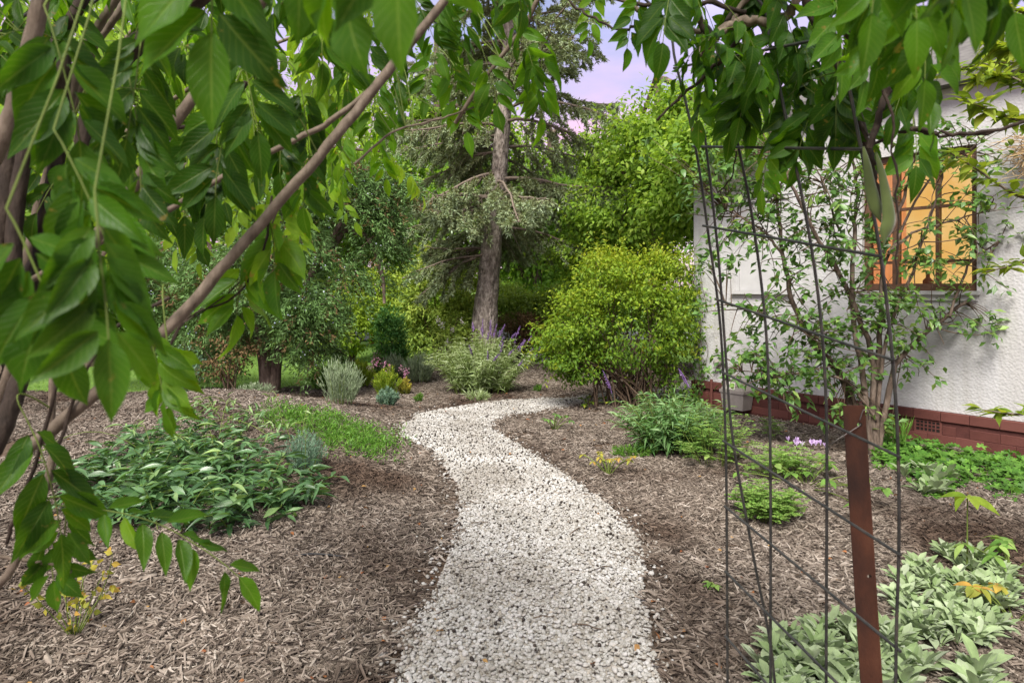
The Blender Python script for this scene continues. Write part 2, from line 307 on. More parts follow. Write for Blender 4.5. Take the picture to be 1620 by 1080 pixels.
M['yellow'] = leafmat('yellow_leaf', [(.06, .14, .014), (.12, .22, .02), (.22, .33, .025), (.38, .43, .05)], .45, .4, (1.6, 1.4, .7), vein=.2)
M['tree'] = leafmat('tree_leaf', [(.09, .17, .025), (.16, .28, .035), (.24, .38, .05), (.36, .48, .09)], .5, .48, (1.7, 1.6, .8))
M['treeb'] = leafmat('tree_leaf_deep', [(.09, .19, .03), (.16, .29, .045), (.25, .40, .07)], .5, .48, (1.7, 1.6, .8))
M['lime'] = leafmat('lime_leaf', [(.13, .22, .02), (.22, .33, .03), (.38, .46, .06)], .5, .45, (1.6, 1.4, .8), vein=.3)
M['golden'] = leafmat('golden_conifer', [(.10, .17, .03), (.19, .28, .045), (.32, .41, .07), (.50, .53, .14)], .6, .25)
M['cypress'] = leafmat('cypress', [(.04, .13, .035), (.08, .21, .05), (.18, .34, .08)], .6, .2)
M['hedge'] = leafmat('hedge_leaf', [(.11, .18, .03), (.19, .27, .045), (.30, .38, .08)], .5, .3)
M['camellia'] = leafmat('camellia_leaf', [(.045, .11, .022), (.075, .17, .035), (.12, .24, .055), (.22, .33, .075)], .35, .3, (2.2, 2.0, .8), vein=.3, spec=.5)
M['sage'] = leafmat('sage_leaf', [(.15, .22, .07), (.25, .34, .13), (.37, .45, .24), (.50, .56, .38)], .6, .3, (1.5, 1.5, .9))
M['bsage'] = leafmat('green_sage', [(.05, .13, .035), (.09, .20, .06), (.16, .29, .11), (.26, .38, .19)], .55, .3, (1.7, 1.6, .8), vein=.4)
M['purple'] = leafmat('purple_flower', [(.13, .07, .20), (.21, .12, .31), (.33, .23, .43)], .7, .2, (1.3, 1.1, 1.4))
M['pink'] = leafmat('pink_flower', [(.5, .16, .3), (.66, .34, .5)], .6, .3, (1.2, 1.1, 1.2))
M['white_bloom'] = leafmat('white_flower', [(.62, .60, .52), (.74, .72, .66)], .6, .3, (1.1, 1.1, 1.1))
M['lilac'] = leafmat('lilac_flower', [(.52, .36, .62), (.7, .56, .8)], .6, .3, (1.2, 1.1, 1.2))
M['lav'] = leafmat('lavender_grey', [(.15, .20, .11), (.24, .31, .18), (.36, .43, .29)], .7, .2, (1.4, 1.4, 1))
M['bluegrey'] = leafmat('blue_grey', [(.08, .15, .095), (.14, .24, .155), (.23, .34, .24)], .7, .2, (1.4, 1.4, 1))
M['cover'] = leafmat('cover_leaf', [(.025, .07, .024), (.055, .13, .045), (.10, .20, .075), (.23, .34, .11)], .32, .25, (1.8, 1.8, .7), vein=.35, spec=.6)
M['lambs'] = leafmat('lambs_ear', [(.13, .20, .07), (.20, .28, .12), (.27, .345, .185), (.36, .42, .28)], .8, .2, (1.3, 1.4, .9), vein=.35, fuzz=.25)
M['clover'] = leafmat('clover_leaf', [(.045, .12, .018), (.08, .19, .028), (.14, .28, .045)], .5, .3, (1.8, 1.7, .8))
M['fern'] = leafmat('fern_leaf', [(.09, .20, .035), (.16, .29, .06), (.28, .40, .11)], .55, .35, (1.6, 1.5, .8))
M['seedling'] = leafmat('seedling_leaf', [(.16, .2, .03), (.28, .30, .045), (.42, .38, .06), (.4, .22, .05)], .6, .35, (1.4, 1.2, .7), vein=.3)
M['carpet'] = leafmat('carpet_leaf', [(.055, .14, .02), (.10, .23, .03), (.19, .33, .06)], .5, .3, (1.7, 1.6, .8))
M['grass'] = leafmat('grass_blade', [(.09, .18, .025), (.16, .29, .04), (.27, .38, .08)], .5, .35, (1.6, 1.5, .8))
M['deadleaf'] = leafmat('fallen_leaf', [(.2, .07, .03), (.3, .13, .05), (.36, .22, .08)], .8, .15)
M['lawn'] = solid('lawn', [(.3, (.06, .12, .02)), (.7, (.14, .24, .04))], 12, .95, .5)

# ------------------------------------------------------------------ setting: ground, lawn, road, path
def axis(a, b, step, far):
    n = int((b - a) / step); core = np.linspace(a, b, n + 1); o = np.geomspace(step * 3, far, 16)
    return np.concatenate([(a - o)[::-1], core, b + o])
xs = axis(-9, 8, .13, 400); ys = axis(-2.5, 18, .13, 400)
X, Y = np.meshgrid(xs, ys); Z = gz(X, Y); nx, ny = len(xs), len(ys)
GV = np.stack([X, Y, Z], -1).reshape(-1, 3)
ii, jj = np.meshgrid(np.arange(nx - 1), np.arange(ny - 1)); a0 = (jj * nx + ii).ravel()
GF = np.stack([a0, a0 + 1, a0 + nx + 1, a0 + nx], -1)
MB().add(GV, GF).build('ground', M['soil'], kind='structure', label='brown soil of the garden beds under the bark mulch')
cxx = (X[:-1, :-1] + X[1:, 1:]).ravel() / 2; cyy = (Y[:-1, :-1] + Y[1:, 1:]).ravel() / 2
def in_lawn(x, y): return ((y > 9.9 + .25 * np.sin(x * 1.3)) & (x < -2.75 + .2 * np.sin(y * 2))) | (y > 13.2 + .3 * np.sin(x * .8)) | (x < -9.5) & (y > 5)
sel = in_lawn(cxx, cyy)
V2 = GV + [0, 0, .006]; MB().add(V2, GF[sel]).build('lawn', M['lawn'], kind='structure', label='bright green lawn beyond the mulched beds')
MB().add([(-60, 19, .05), (60, 19, .05), (60, 22.5, .05), (-60, 22.5, .05)], [(0, 1, 2, 3)]).build('road', M['asphalt'], kind='structure', label='pale grey road beyond the garden shrubs')

def catmull(P, k=10):
    P = np.asarray(P, float); Q = np.vstack([2 * P[0] - P[1], P, 2 * P[-1] - P[-2]]); o = []
    for i in range(1, len(Q) - 2):
        for t in np.linspace(0, 1, k, endpoint=False):
            p0, p1, p2, p3 = Q[i - 1:i + 3]
            o.append(.5 * (2 * p1 + (p2 - p0) * t + (2 * p0 - 5 * p1 + 4 * p2 - p3) * t * t + (3 * p1 - p0 - 3 * p2 + p3) * t ** 3))
    o.append(P[-1]); return np.array(o)
def sm(*pts, k=6): return catmull(np.array(pts), k)
def ws(pts, d, k=6):
    """smooth polyline through photo points; d a depth or a (from, to) pair"""
    n = len(pts); ds = np.linspace(d[0], d[1], n) if isinstance(d, tuple) else np.full(n, d)
    return catmull(np.array([W(px, py, dd) for (px, py), dd in zip(pts, ds)]), k)
lp = [(622, 1080), (650, 1000), (690, 930), (716, 860), (727, 800), (722, 765), (690, 728), (655, 700), (637, 684), (645, 668), (684, 652), (760, 639), (840, 633), (910, 629)]
rp_ = [(1047, 1080), (1030, 1000), (1018, 930), (1016, 870), (1002, 835), (955, 795), (900, 757), (850, 724), (806, 697), (776, 678), (778, 668), (815, 657), (870, 648), (910, 642)]
Lw = [G(*q)[:2] for q in lp]; Rw = [G(*q)[:2] for q in rp_]
Lw = [np.array([-.55, -1.5]), np.array([-.5, 1.0])] + Lw + [np.array([1.7, 9.75]), np.array([2.6, 10.6]), np.array([3.6, 12.5])]
Rw = [np.array([.62, -1.5]), np.array([.6, 1.0])] + Rw + [np.array([1.9, 9.1]), np.array([3.1, 9.9]), np.array([4.4, 12.3])]
Lc = catmull(Lw, 8); Rc = catmull(Rw, 8)
poly = np.vstack([Lc, Rc[::-1]])
def inpoly(x, y, poly=poly):
    x = np.asarray(x); y = np.asarray(y); c = np.zeros(x.shape, bool); j = len(poly) - 1
    for i in range(len(poly)):
        xi, yi = poly[i]; xj, yj = poly[j]
        if yi != yj: c ^= ((yi > y) != (yj > y)) & (x < (xj - xi) * (y - yi) / (yj - yi) + xi)
        j = i
    return c
nn = len(Lc); ts = np.linspace(0, 1, 9); PV = (Lc[:, None] * (1 - ts)[None, :, None] + Rc[:, None] * ts[None, :, None]).reshape(-1, 2)
PV = np.column_stack([PV, gz(PV[:, 0], PV[:, 1]) + .008])
PF = [(i * 9 + q, i * 9 + q + 1, i * 9 + q + 10, i * 9 + q + 9) for i in range(nn - 1) for q in range(8)]
MB().add(PV, PF).build('gravel_path', M['sand'], kind='structure', label='winding path bed under pale gravel')

def scatter(name, pts, rot, scl, idx, sources, **kw):
    me = bpy.data.meshes.new(name); me.vertices.add(len(pts)); me.vertices.foreach_set('co', np.asarray(pts, np.float32).ravel())
    for nm, ty, ar in (('rot', 'FLOAT_VECTOR', rot), ('scl', 'FLOAT_VECTOR', scl)):
        at = me.attributes.new(nm, ty, 'POINT'); at.data.foreach_set('vector', np.asarray(ar, np.float32).ravel())
    at = me.attributes.new('idx', 'INT', 'POINT'); at.data.foreach_set('value', np.asarray(idx, np.int32))
    o = put(name, me); tag(o, kind='stuff', **kw)
    c = bpy.data.collections.new(name + '_shapes')
    for i, sme in enumerate(sources):
        c.objects.link(bpy.data.objects.new('%s_shape_%02d' % (name, i), sme))
    ng = bpy.data.node_groups.new(name, 'GeometryNodeTree')
    ng.interface.new_socket('Geometry', in_out='INPUT', socket_type='NodeSocketGeometry'); ng.interface.new_socket('Geometry', in_out='OUTPUT', socket_type='NodeSocketGeometry')
    gi = N(ng, 'NodeGroupInput'); go = N(ng, 'NodeGroupOutput'); ip = N(ng, 'GeometryNodeInstanceOnPoints'); ci = N(ng, 'GeometryNodeCollectionInfo')
    ci.inputs['Collection'].default_value = c; ci.inputs['Separate Children'].default_value = True; ci.inputs['Reset Children'].default_value = True
    ip.inputs['Pick Instance'].default_value = True
    def na(nm, ty):
        q = N(ng, 'GeometryNodeInputNamedAttribute', data_type=ty); q.inputs['Name'].default_value = nm; return q.outputs[0]
    e2r = N(ng, 'FunctionNodeEulerToRotation'); ng.links.new(na('rot', 'FLOAT_VECTOR'), e2r.inputs[0])
    ng.links.new(gi.outputs[0], ip.inputs['Points']); ng.links.new(ci.outputs[0], ip.inputs['Instance']); ng.links.new(na('idx', 'INT'), ip.inputs['Instance Index'])
    ng.links.new(e2r.outputs[0], ip.inputs['Rotation']); ng.links.new(na('scl', 'FLOAT_VECTOR'), ip.inputs['Scale']); ng.links.new(ip.outputs[0], go.inputs[0])
    md = o.modifiers.new('scatter', 'NODES'); md.node_group = ng
    return o

def ico(sub, jit, mat, name):
    bm = bmesh.new(); bmesh.ops.create_icosphere(bm, subdivisions=sub, radius=1)
    V = np.array([v.co[:] for v in bm.verts]); F = np.array([[v.index for v in f.verts] for f in bm.faces]); bm.free()
    V = V * (1 + jit * rng.normal(size=(len(V), 1)))
    return MB().add(V, F, .5).mesh(name, mat)
# gravel: pebbles over the path, a few strays on the edge
n = 450000; px_ = rng.uniform(-1.9, 4.5, n); py_ = rng.uniform(-.3, 12.3, n) ** 1.0
k = inpoly(px_, py_); px_, py_ = px_[k], py_[k]
keep = rng.random(len(px_)) < np.clip(1.25 - py_ * .05, .55, 1); px_, py_ = px_[keep], py_[keep]
ex = np.vstack([Lc, Rc]); sx = ex[rng.integers(0, len(ex), 2600)] + rng.normal(size=(2600, 2)) * .075
px_ = np.concatenate([px_, sx[:, 0]]); py_ = np.concatenate([py_, sx[:, 1]]); n = len(px_)
ps = rng.uniform(.0048, .0108, n) * np.where(rng.random(n) < .05, 1.35, 1)
pz = gz(px_, py_) + .012 + rng.uniform(-.004, .01, n)
scatter('gravel', np.column_stack([px_, py_, pz]), rng.uniform(-.5, .5, (n, 3)) + np.column_stack([np.zeros((n, 2)), rng.uniform(0, 6.28, n)]),
        np.column_stack([ps * rng.uniform(.9, 1.5, n), ps, ps * rng.uniform(.5, .85, n)]), rng.integers(0, 6, n), [ico(2, .07, M['pebble'], 'pebble') for _ in range(6)],
        label='pale cream gravel pebbles covering the winding path', cat='gravel')
n = 9000; px_ = rng.uniform(-1.9, 2.5, n); py_ = rng.uniform(2, 10, n); k = inpoly(px_, py_) & (rng.random(n) < .22 + .62 * np.exp(-((py_ - 6.2) / 1.6) ** 2) )
px_, py_ = px_[k], py_[k]; n = len(px_); ps = rng.uniform(.004, .0092, n)
scatter('dark_seed_pods', np.column_stack([px_, py_, gz(px_, py_) + .028]), rng.uniform(0, 6, (n, 3)), np.column_stack([ps, ps * 1.1, ps * .9]), rng.integers(0, 3, n),
        [ico(1, .18, M['nut'], 'seed_pod') for _ in range(3)], label='small dark seed pods strewn over the pale gravel', cat='seed pods')
# bark mulch: clumps of chips
def chip_clump(nc, R, lmin, lmax):
    mb = MB()
    for q in range(nc):
        a = rng.uniform(0, 6.28); r = R * math.sqrt(rng.random()); l = rng.uniform(lmin, lmax) * (1.6 if rng.random() < .08 else 1) * .5; wd = rng.uniform(.0022, .0075); th = rng.uniform(.0012, .004)
        yaw = rng.uniform(0, 6.28); tilt = rng.normal() * .22; roll = rng.normal() * .5
        Rm = np.array((Matrix.Rotation(yaw, 3, 'Z') @ Matrix.Rotation(tilt, 3, 'Y') @ Matrix.Rotation(roll, 3, 'X')))
        v = np.array([(-1, -.4, -1), (-.85, .7, -1), (.9, .8, -1), (1, -.5, -1), (-.95, -.3, 1), (-.8, .5, 1), (.8, .6, 1), (.95, -.4, 1)]) * (1 + .2 * rng.normal(size=(8, 1))) * [l, wd, th]
        v[:, 2] += -.12 * l * (v[:, 0] / l) ** 2 * rng.uniform(-1, 1)
        v = v @ Rm.T + [r * math.cos(a), r * math.sin(a), .004 + rng.uniform(0, .017)]
        rr = rng.beta(1.3, 1.6)
        mb.add(v, [(0, 1, 2, 3)[::-1], (4, 5, 6, 7)[::-1], (0, 1, 5, 4), (1, 2, 6, 5), (2, 3, 7, 6), (3, 0, 4, 7)], rr)
    return mb.mesh('chips', M['mulch'], smooth=False)
clumps = [chip_clump(64, .16, .025, .10) for _ in range(10)]
def mulch_pts(n, x0, x1, y0, y1):
    x = rng.uniform(x0, x1, n); y = rng.uniform(y0, y1, n)
    k = ~in_lawn(x, y) & (np.abs(x) < .95 * y + 1.0)
    k &= ~(((x - 2.3) * .794 + (y - 8.64) * .607 > -.02) & ((x - 2.3) * .607 - (y - 8.64) * .794 > -.02))
    kk = inpoly(x, y); k &= ~kk | (rng.random(n) < .0)
    return x[k], y[k]
x1_, y1_ = mulch_pts(5200, -4, 4.5, 1.2, 6); x2_, y2_ = mulch_pts(5600, -7, 6.5, 6, 14)
x_ = np.concatenate([x1_, x2_]); y_ = np.concatenate([y1_, y2_])
kk = np.zeros(len(x_), bool)
for q in range(6): kk |= inpoly(x_ + .1 * math.cos(q), y_ + .1 * math.sin(q)) & (rng.random(len(x_)) < .8)
x_, y_ = x_[~kk], y_[~kk]; n = len(x_)
e = .05; gx = (gz(x_ + e, y_) - gz(x_ - e, y_)) / (2 * e); gy = (gz(x_, y_ + e) - gz(x_, y_ - e)) / (2 * e)
rot = np.column_stack([np.arctan(gy), -np.arctan(gx), np.zeros(n)])
s_ = rng.uniform(.8, 1.2, n)
mo = scatter('bark_mulch', np.column_stack([x_, y_, gz(x_, y_) + rng.uniform(0, .006, n)]), rot + np.column_stack([np.zeros((n, 2)), rng.uniform(0, 6.28, n)]) * 0, np.column_stack([s_, s_, np.ones(n)]), rng.integers(0, 10, n), clumps,
        label='weathered grey-brown bark mulch chips spread over the garden beds', cat='mulch')

# grass blades on the lawn
n = 26000; gx_ = rng.uniform(-8, 4, n); gy_ = 9.6 + rng.random(n) ** 1.6 * 8; k = in_lawn(gx_, gy_) & (np.abs(gx_) < .8 * gy_)
gx_, gy_ = gx_[k], gy_[k]; n = len(gx_)
lv = (np.column_stack([gx_, gy_, gz(gx_, gy_)]), runit(n) * .5 + [0, 0, 1], runit(n), rng.uniform(.03, .07, n), rng.uniform(.004, .008, n), rng.random(n))
MB().leaves(DIA, lv).build('lawn_grass', M['grass'], kind='stuff', label='short bright green grass on the lawn', cat='grass')

# ------------------------------------------------------------------ plant helpers
VARS = {}
def leaf_meshes(key, mat, tms):
    """8 shared meshes of one leaf, with different colour value and template"""
    if key not in VARS:
        VARS[key] = [MB().add(*tms[i % len(tms)][:2], (i + .5) / 10, tms[i % len(tms)][2]).mesh(key, mat) for i in range(10)]
    return VARS[key]
def frame(P, D, Nn, L_, W_):
    D = D / np.linalg.norm(D); S = np.cross(D, Nn); S /= max(np.linalg.norm(S), 1e-9); Nn = np.cross(S, D)
    m = np.eye(4); m[:3, 0] = S * W_; m[:3, 1] = D * L_; m[:3, 2] = Nn * L_; m[:3, 3] = P
    return m
def leaf_objs(name, parent, lv, idx, meshes):
    po = ORG[parent]
    for i in idx:
        m = frame(lv[0][i] - po, lv[1][i], lv[2][i], lv[3][i], lv[4][i])
        o = bpy.data.objects.new(name, meshes[min(9, int(lv[5][i] * 10))]); COL.objects.link(o); o.parent = parent; o.matrix_basis = Matrix(m.tolist())
def cat_lv(*ls): return tuple(np.concatenate([np.asarray(l[i], float) for l in ls]) for i in range(6))
def foliage(parent, lv, mat, tms, key, nparts=300, part='leaf', lo=None, pref=None, stuff='foliage'):
    """the leaves that show largest as parts, the rest joined"""
    n = len(lv[0])
    size = lv[3] / np.maximum(lv[0][:, 1], .3)
    c = lv[0].mean(0); front = (lv[0] - c) @ np.array([0, -1, .5]); front = front / (np.abs(front).max() + 1e-6)
    sc = size * (1 + .8 * front) if pref is None else pref
    order = np.argsort(-sc); idx = order[:nparts]; rest = order[nparts:]
    leaf_objs(part, parent, lv, idx, leaf_meshes(key, mat, tms))
    if len(rest): MB().leaves(lo or tms[0], lv, 0, rest).build(stuff, mat, parent, kind='stuff')
def stem_obj(name, parent, pts, rad, mat, n=6):
    return MB().tube(pts, rad, n).build(name, mat, parent)
def curve3(a, b, bow, k=7):
    a = np.asarray(a, float); b = np.asarray(b, float); t = np.linspace(0, 1, k)[:, None]
    return a + (b - a) * t + np.asarray(bow, float) * (4 * t * (1 - t))
def clump_crown(lobes, ncl, nlf, cr_, flat=.6, inner=.45):
    """leaf positions in clumps through several ellipsoid lobes: P, outward dir, clump centres"""
    lobes = [(np.asarray(c, float), np.asarray(r, float)) for c, r in lobes]
    wts = np.array([np.prod(r) ** (2 / 3) for _, r in lobes]); wts /= wts.sum()
    li = rng.choice(len(lobes), ncl, p=wts); C = np.array([lobes[i][0] for i in li]); Rr = np.array([lobes[i][1] for i in li])
    d = runit(ncl); rad = inner + (1 - inner) * rng.random(ncl) ** .6
    cc = C + d * Rr * rad[:, None]
    ci = rng.integers(0, ncl, nlf); cs = cr_ * rng.uniform(.5, 1.3, ncl)
    P = cc[ci] + rng.normal(size=(nlf, 3)) * cs[ci][:, None] * [1, 1, flat]
    return P, d[ci], cc, rng.random(ncl)[ci]
def crown_leaves(lobes, ncl, nlf, cr_, ll, lw, flat=.6, inner=.45, droop=.4, zcol=0.):
    P, O, cc, cr2 = clump_crown(lobes, ncl, nlf, cr_, flat, inner)
    D = O * .7 + runit(nlf) * .9 + [0, 0, -droop]; Nn = runit(nlf) * .7 + [0, 0, 1] + O * .4
    Rn = np.clip(.25 * rng.normal(size=nlf) + .2 * (cr2 - .5) + .48, 0, .999)
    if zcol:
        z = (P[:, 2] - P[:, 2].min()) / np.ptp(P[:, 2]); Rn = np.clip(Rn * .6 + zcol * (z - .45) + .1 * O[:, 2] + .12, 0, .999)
    return (P, D, Nn, ll * rng.uniform(.65, 1.25, nlf), lw * rng.uniform(.7, 1.2, nlf), Rn), cc
def limbs(parent, base, cc, k, r0, mat, name='branch', bow=.3, from_z=None, top=None):
    sel = rng.choice(len(cc), min(k, len(cc)), replace=False)
    for i in sel:
        a = np.array(base, float)
        if from_z: a = a + (np.array(top) - a) * rng.uniform(*from_z)
        b = cc[i]; pts = curve3(a, b, rng.normal(size=3) * bow * .5 + [0, 0, bow * .4], 7)
        stem_obj(name, parent, pts, np.linspace(r0, r0 * .25, 7), mat, 5)
def tree(name, label, base, top, r0, lobes, mat, ncl, nlf, cr_, ll, lw, nb=9, group=None, bark='bark', cat='tree', tm=None, **kw):
    base = np.array(base, float); root = empty(name, base, label, cat, group)
    tp = curve3(base, top, [rng.normal() * .1, rng.normal() * .1, 0], 9)
    stem_obj('trunk', root, tp, np.linspace(r0, r0 * .35, 9), M[bark], 8)
    lv, cc = crown_leaves(lobes, ncl, nlf, cr_, ll, lw, **kw)
    limbs(root, base, cc, nb, r0 * .4, M[bark], from_z=(.35, .95), top=top)
    MB().leaves(tm or tmpl_lo('ovate'), lv).build('crown', M[mat], root, kind='stuff')
    return root

# ------------------------------------------------------------------ house
A = np.array([2.30, 8.64, 0.]); UU = np.array([.607, -.794, 0]); UU /= np.linalg.norm(UU); NN = np.array([-UU[1] * -1, 0, 0])
NN = np.array([UU[1], -UU[0], 0]); ZZ = np.array([0, 0, 1.])
HR = np.column_stack([UU, -NN, ZZ])            # house axes: along wall, into house, up
def H(s, dep, z): return A + UU * s - NN * dep + ZZ * z
house = empty('house', A, 'white roughcast house with red-brown painted brick plinth and a lit window', 'house')
def hbox(mb, s0, s1, d0, d1, z0, z1, **kw): return mb.box(H((s0 + s1) / 2, (d0 + d1) / 2, (z0 + z1) / 2), ((s1 - s0) / 2, (d1 - d0) / 2, (z1 - z0) / 2), HR, **kw)
LEN, DEP, TOP, PL = 9.0, 5.0, 3.35, .345
w1 = (2.10, 3.12, 1.47, 2.80); w2 = (.60, 1.34, 1.46, 2.55)
mb = MB()
def wgrid(s0, s1, z0, z1):
    ns, nz_ = max(1, int((s1 - s0) / .25)), max(1, int((z1 - z0) / .25))
    S, Zg = np.meshgrid(np.linspace(s0, s1, ns + 1), np.linspace(z0, z1, nz_ + 1))
    V = np.array([H(s, 0, z) for s, z in zip(S.ravel(), Zg.ravel())]); q = np.arange(nz_)[:, None] * (ns + 1) + np.arange(ns)[None]; q = q.ravel()
    mb.add(V, np.stack([q, q + 1, q + ns + 2, q + ns + 1], -1))
for s0, s1, z0, z1 in [(0, w2[0], PL, TOP), (w2[0], w2[1], PL, w2[2]), (w2[0], w2[1], w2[3], TOP), (w2[1], w1[0], PL, TOP), (w1[0], w1[1], PL, w1[2]), (w1[0], w1[1], w1[3], TOP), (w1[1], LEN, PL, TOP)]: wgrid(s0, s1, z0, z1)
for w_ in (w1, w2):      # reveals
    s0, s1, z0, z1 = w_
    for q in ([(s0, z0), (s1, z0)], [(s1, z0), (s1, z1)], [(s1, z1), (s0, z1)], [(s0, z1), (s0, z0)]):
        (sa, za), (sb, zb) = q; mb.add([H(sa, 0, za), H(sb, 0, zb), H(sb, .2, zb), H(sa, .2, za)], [(0, 1, 2, 3)])
for (sa, da, sb, db) in ((0, 0, 0, DEP), (0, DEP, LEN, DEP), (LEN, DEP, LEN, 0)):
    mb.add([H(sa, da, 0), H(sb, db, 0), H(sb, db, TOP), H(sa, da, TOP)], [(0, 1, 2, 3)])
mb.build('wall', M['stucco'], house, smooth=False)
mb = MB(); hbox(mb, -.03, LEN, -.012, .2, -.1, PL - .02); pl = mb.build('plinth', M['mortar'], house, smooth=False)
# plinth bricks and capping bricks
def brick_mesh(l, d, h, bv=.004):
    bm = bmesh.new(); bmesh.ops.create_cube(bm, size=1)
    for v in bm.verts: v.co = (v.co.x * l, v.co.y * d, v.co.z * h)
    bmesh.ops.bevel(bm, geom=bm.edges[:], offset=bv, segments=1, affect='EDGES')
    me = bpy.data.meshes.new('brick'); bm.to_mesh(me); bm.free(); me.materials.append(M['brick'])
    at = me.attributes.new('rnd', 'FLOAT', 'FACE'); return me
bl = .236; bms = [brick_mesh(bl - rng.uniform(.002, .004), .06, .0848, .003) for _ in range(3)]; caps = [brick_mesh(bl - .004, .085, .088) for _ in range(2)]
vent = (2.60, 2.84, .125, .29)
HM = Matrix(HR.tolist()).to_4x4()
def put_brick(me, s, dep, z):
    o = bpy.data.objects.new('brick', me); COL.objects.link(o); o.parent = pl
    o.matrix_basis = Matrix.Translation(Vector(H(s, dep, z) - A)) @ HM @ Matrix.Rotation(rng.normal() * .006, 4, 'Z')
for c in range(4):
    z = -.045 + c * .087 + .04
    if c == 3: break
    for i in range(-1, 24):
        s = i * bl + (c % 2) * bl / 2 + bl / 2
        if s < .1 or (s + bl / 2 > vent[0] and s - bl / 2 < vent[1] and z + .04 > vent[2]): continue
        put_brick(bms[rng.integers(0, 3)], s, .012 + rng.normal() * .0012, z)
for i in range(23): put_brick(caps[i % 2], i * bl + bl / 2, .012, PL - .048)
for s0, s1 in ((vent[0] - .12, vent[0] - .004), (vent[1] + .004, vent[1] + .12)): pass
# vent
vt = MB(); s0, s1, z0, z1 = vent
hbox(vt, s0, s1, -.016, .02, z0, z0 + .018); hbox(vt, s0, s1, -.016, .02, z1 - .018, z1); hbox(vt, s0, s0 + .018, -.015, .02, z0 + .018, z1 - .018); hbox(vt, s1 - .018, s1, -.015, .02, z0 + .018, z1 - .018)
vo = vt.build('vent', M['brick'], house, smooth=False)
mb = MB(); hbox(mb, s0 + .01, s1 - .01, -.0128, -.0122, z0 + .01, z1 - .01); mb.build('vent_shade', M['dark'], vo, smooth=False)  # dark sheet over the solid plinth, paints in the shade of the holes
for q in range(5):
    sq = s0 + .018 + (q + 1) * (s1 - s0 - .036) / 6; mb = MB(); hbox(mb, sq - .005, sq + .005, -.0165, -.0135, z0 + .018, z1 - .018); mb.build('vent_bar', M['brick'], vo, smooth=False)
for q in range(3):
    zq = z0 + .018 + (q + 1) * (z1 - z0 - .036) / 4; mb = MB(); hbox(mb, s0 + .018, s1 - .018, -.0155, -.0138, zq - .005, zq + .005); mb.build('vent_bar', M['brick'], vo, smooth=False)
# bricks flanking the vent
for s in (vent[0] - .06, vent[1] + .06):
    for c in (1, 2):
        o = bpy.data.objects.new('brick', bms[0]); COL.objects.link(o); o.parent = pl
        o.matrix_basis = Matrix.Translation(Vector(H(s, .014, -.045 + c * .087 + .04) - A)) @ HM @ Matrix.Diagonal((.47, 1, 1, 1))
# main window
s0, s1, z0, z1 = w1
mb = MB(); fw = .055
hbox(mb, s0, s0 + fw, .05, .13, z0, z1); hbox(mb, s1 - fw, s1, .05, .13, z0, z1); hbox(mb, s0 + fw, s1 - fw, .05, .13, z0, z0 + .07); hbox(mb, s0 + fw, s1 - fw, .05, .13, z1 - .06, z1)
win = mb.build('window', M['frame_wood'], house, smooth=False, label='window lit warm orange from within')
sm_ = s0 + .30
for (a_, b_, c_, d_) in ((sm_ - .03, sm_ + .03, z0 + .07, z1 - .06), (s0 + .66, s0 + .69, z0 + .07, z1 - .06)):
    mb = MB(); hbox(mb, a_, b_, .055, .12, c_, d_); mb.build('mullion', M['frame_wood'], win, smooth=False)
for zq in (z0 + .28, z0 + .80):
    mb = MB(); hbox(mb, s0 + fw, s1 - fw, .06, .115, zq - .014, zq + .014); mb.build('transom', M['frame_wood'], win, smooth=False)
for (a_, b_) in ((s0 + fw, sm_ - .03), (sm_ + .03, s0 + .66), (s0 + .69, s1 - fw)):
    for (c_, d_) in ((z0 + .07, z0 + .266), (z0 + .294, z0 + .786), (z0 + .814, z1 - .06)):
        mb = MB(); mb.add([H(a_, .085, c_), H(b_, .085, c_), H(b_, .085, d_), H(a_, .085, d_)], [(0, 1, 2, 3)]); mb.build('pane', M['glass'], win, smooth=False)
mb = MB(); hbox(mb, s0 - .03, s1 + .03, -.05, .05, z0 - .035, z0); hbox(mb, s0 - .01, s1 + .01, -.02, .05, z0 - .09, z0 - .035); mb.build('sill', M['white_paint'], win, smooth=False)
mb = MB(); mb.add([H(s0, .42, z0 - .2), H(s1 + .3, .42, z0 - .2), H(s1 + .3, .42, z1 + .1), H(s0, .42, z1 + .1)], [(0, 1, 2, 3)]); mb.build('lit_blind', M['lit'], win, smooth=False)
mb = MB(); cs = np.linspace(s0 - .1, s0 + .30, 30); cv = np.array([[H(s, .30 + .02 * math.sin(i * 1.3), zz) for zz in (z0 - .1, z1)] for i, s in enumerate(cs)]).reshape(-1, 3)
mb.add(cv, [(2 * i, 2 * i + 2, 2 * i + 3, 2 * i + 1) for i in range(29)]); mb.build('curtain', M['curtain'], win)
# room shell so that no daylight comes through behind the blind
mb = MB()
for q in ([(s0 - .12, .2), (s0 - .12, .6)], [(s0 - .12, .6), (s1 + .35, .6)], [(s1 + .35, .6), (s1 + .35, .2)]):
    (sa, da), (sb, db) = q; mb.add([H(sa, da, z0 - .25), H(sb, db, z0 - .25), H(sb, db, z1 + .15), H(sa, da, z1 + .15)], [(0, 1, 2, 3)])
mb.build('room_wall', M['straw'], house, smooth=False)
bo = empty('bottle', H(s0 + .53, .22, z0), 'small amber bottle standing inside on the lit window sill', 'bottle')
def lathe(mb, base, prof, n=12, **kw):
    a = np.linspace(0, 2 * np.pi, n, endpoint=False); V = np.array([base + np.array([r * math.cos(q), r * math.sin(q), z]) for r, z in prof for q in a]); k = len(prof)
    return mb.add(V, [(i * n + j, i * n + (j + 1) % n, (i + 1) * n + (j + 1) % n, (i + 1) * n + j) for i in range(k - 1) for j in range(n)], **kw)
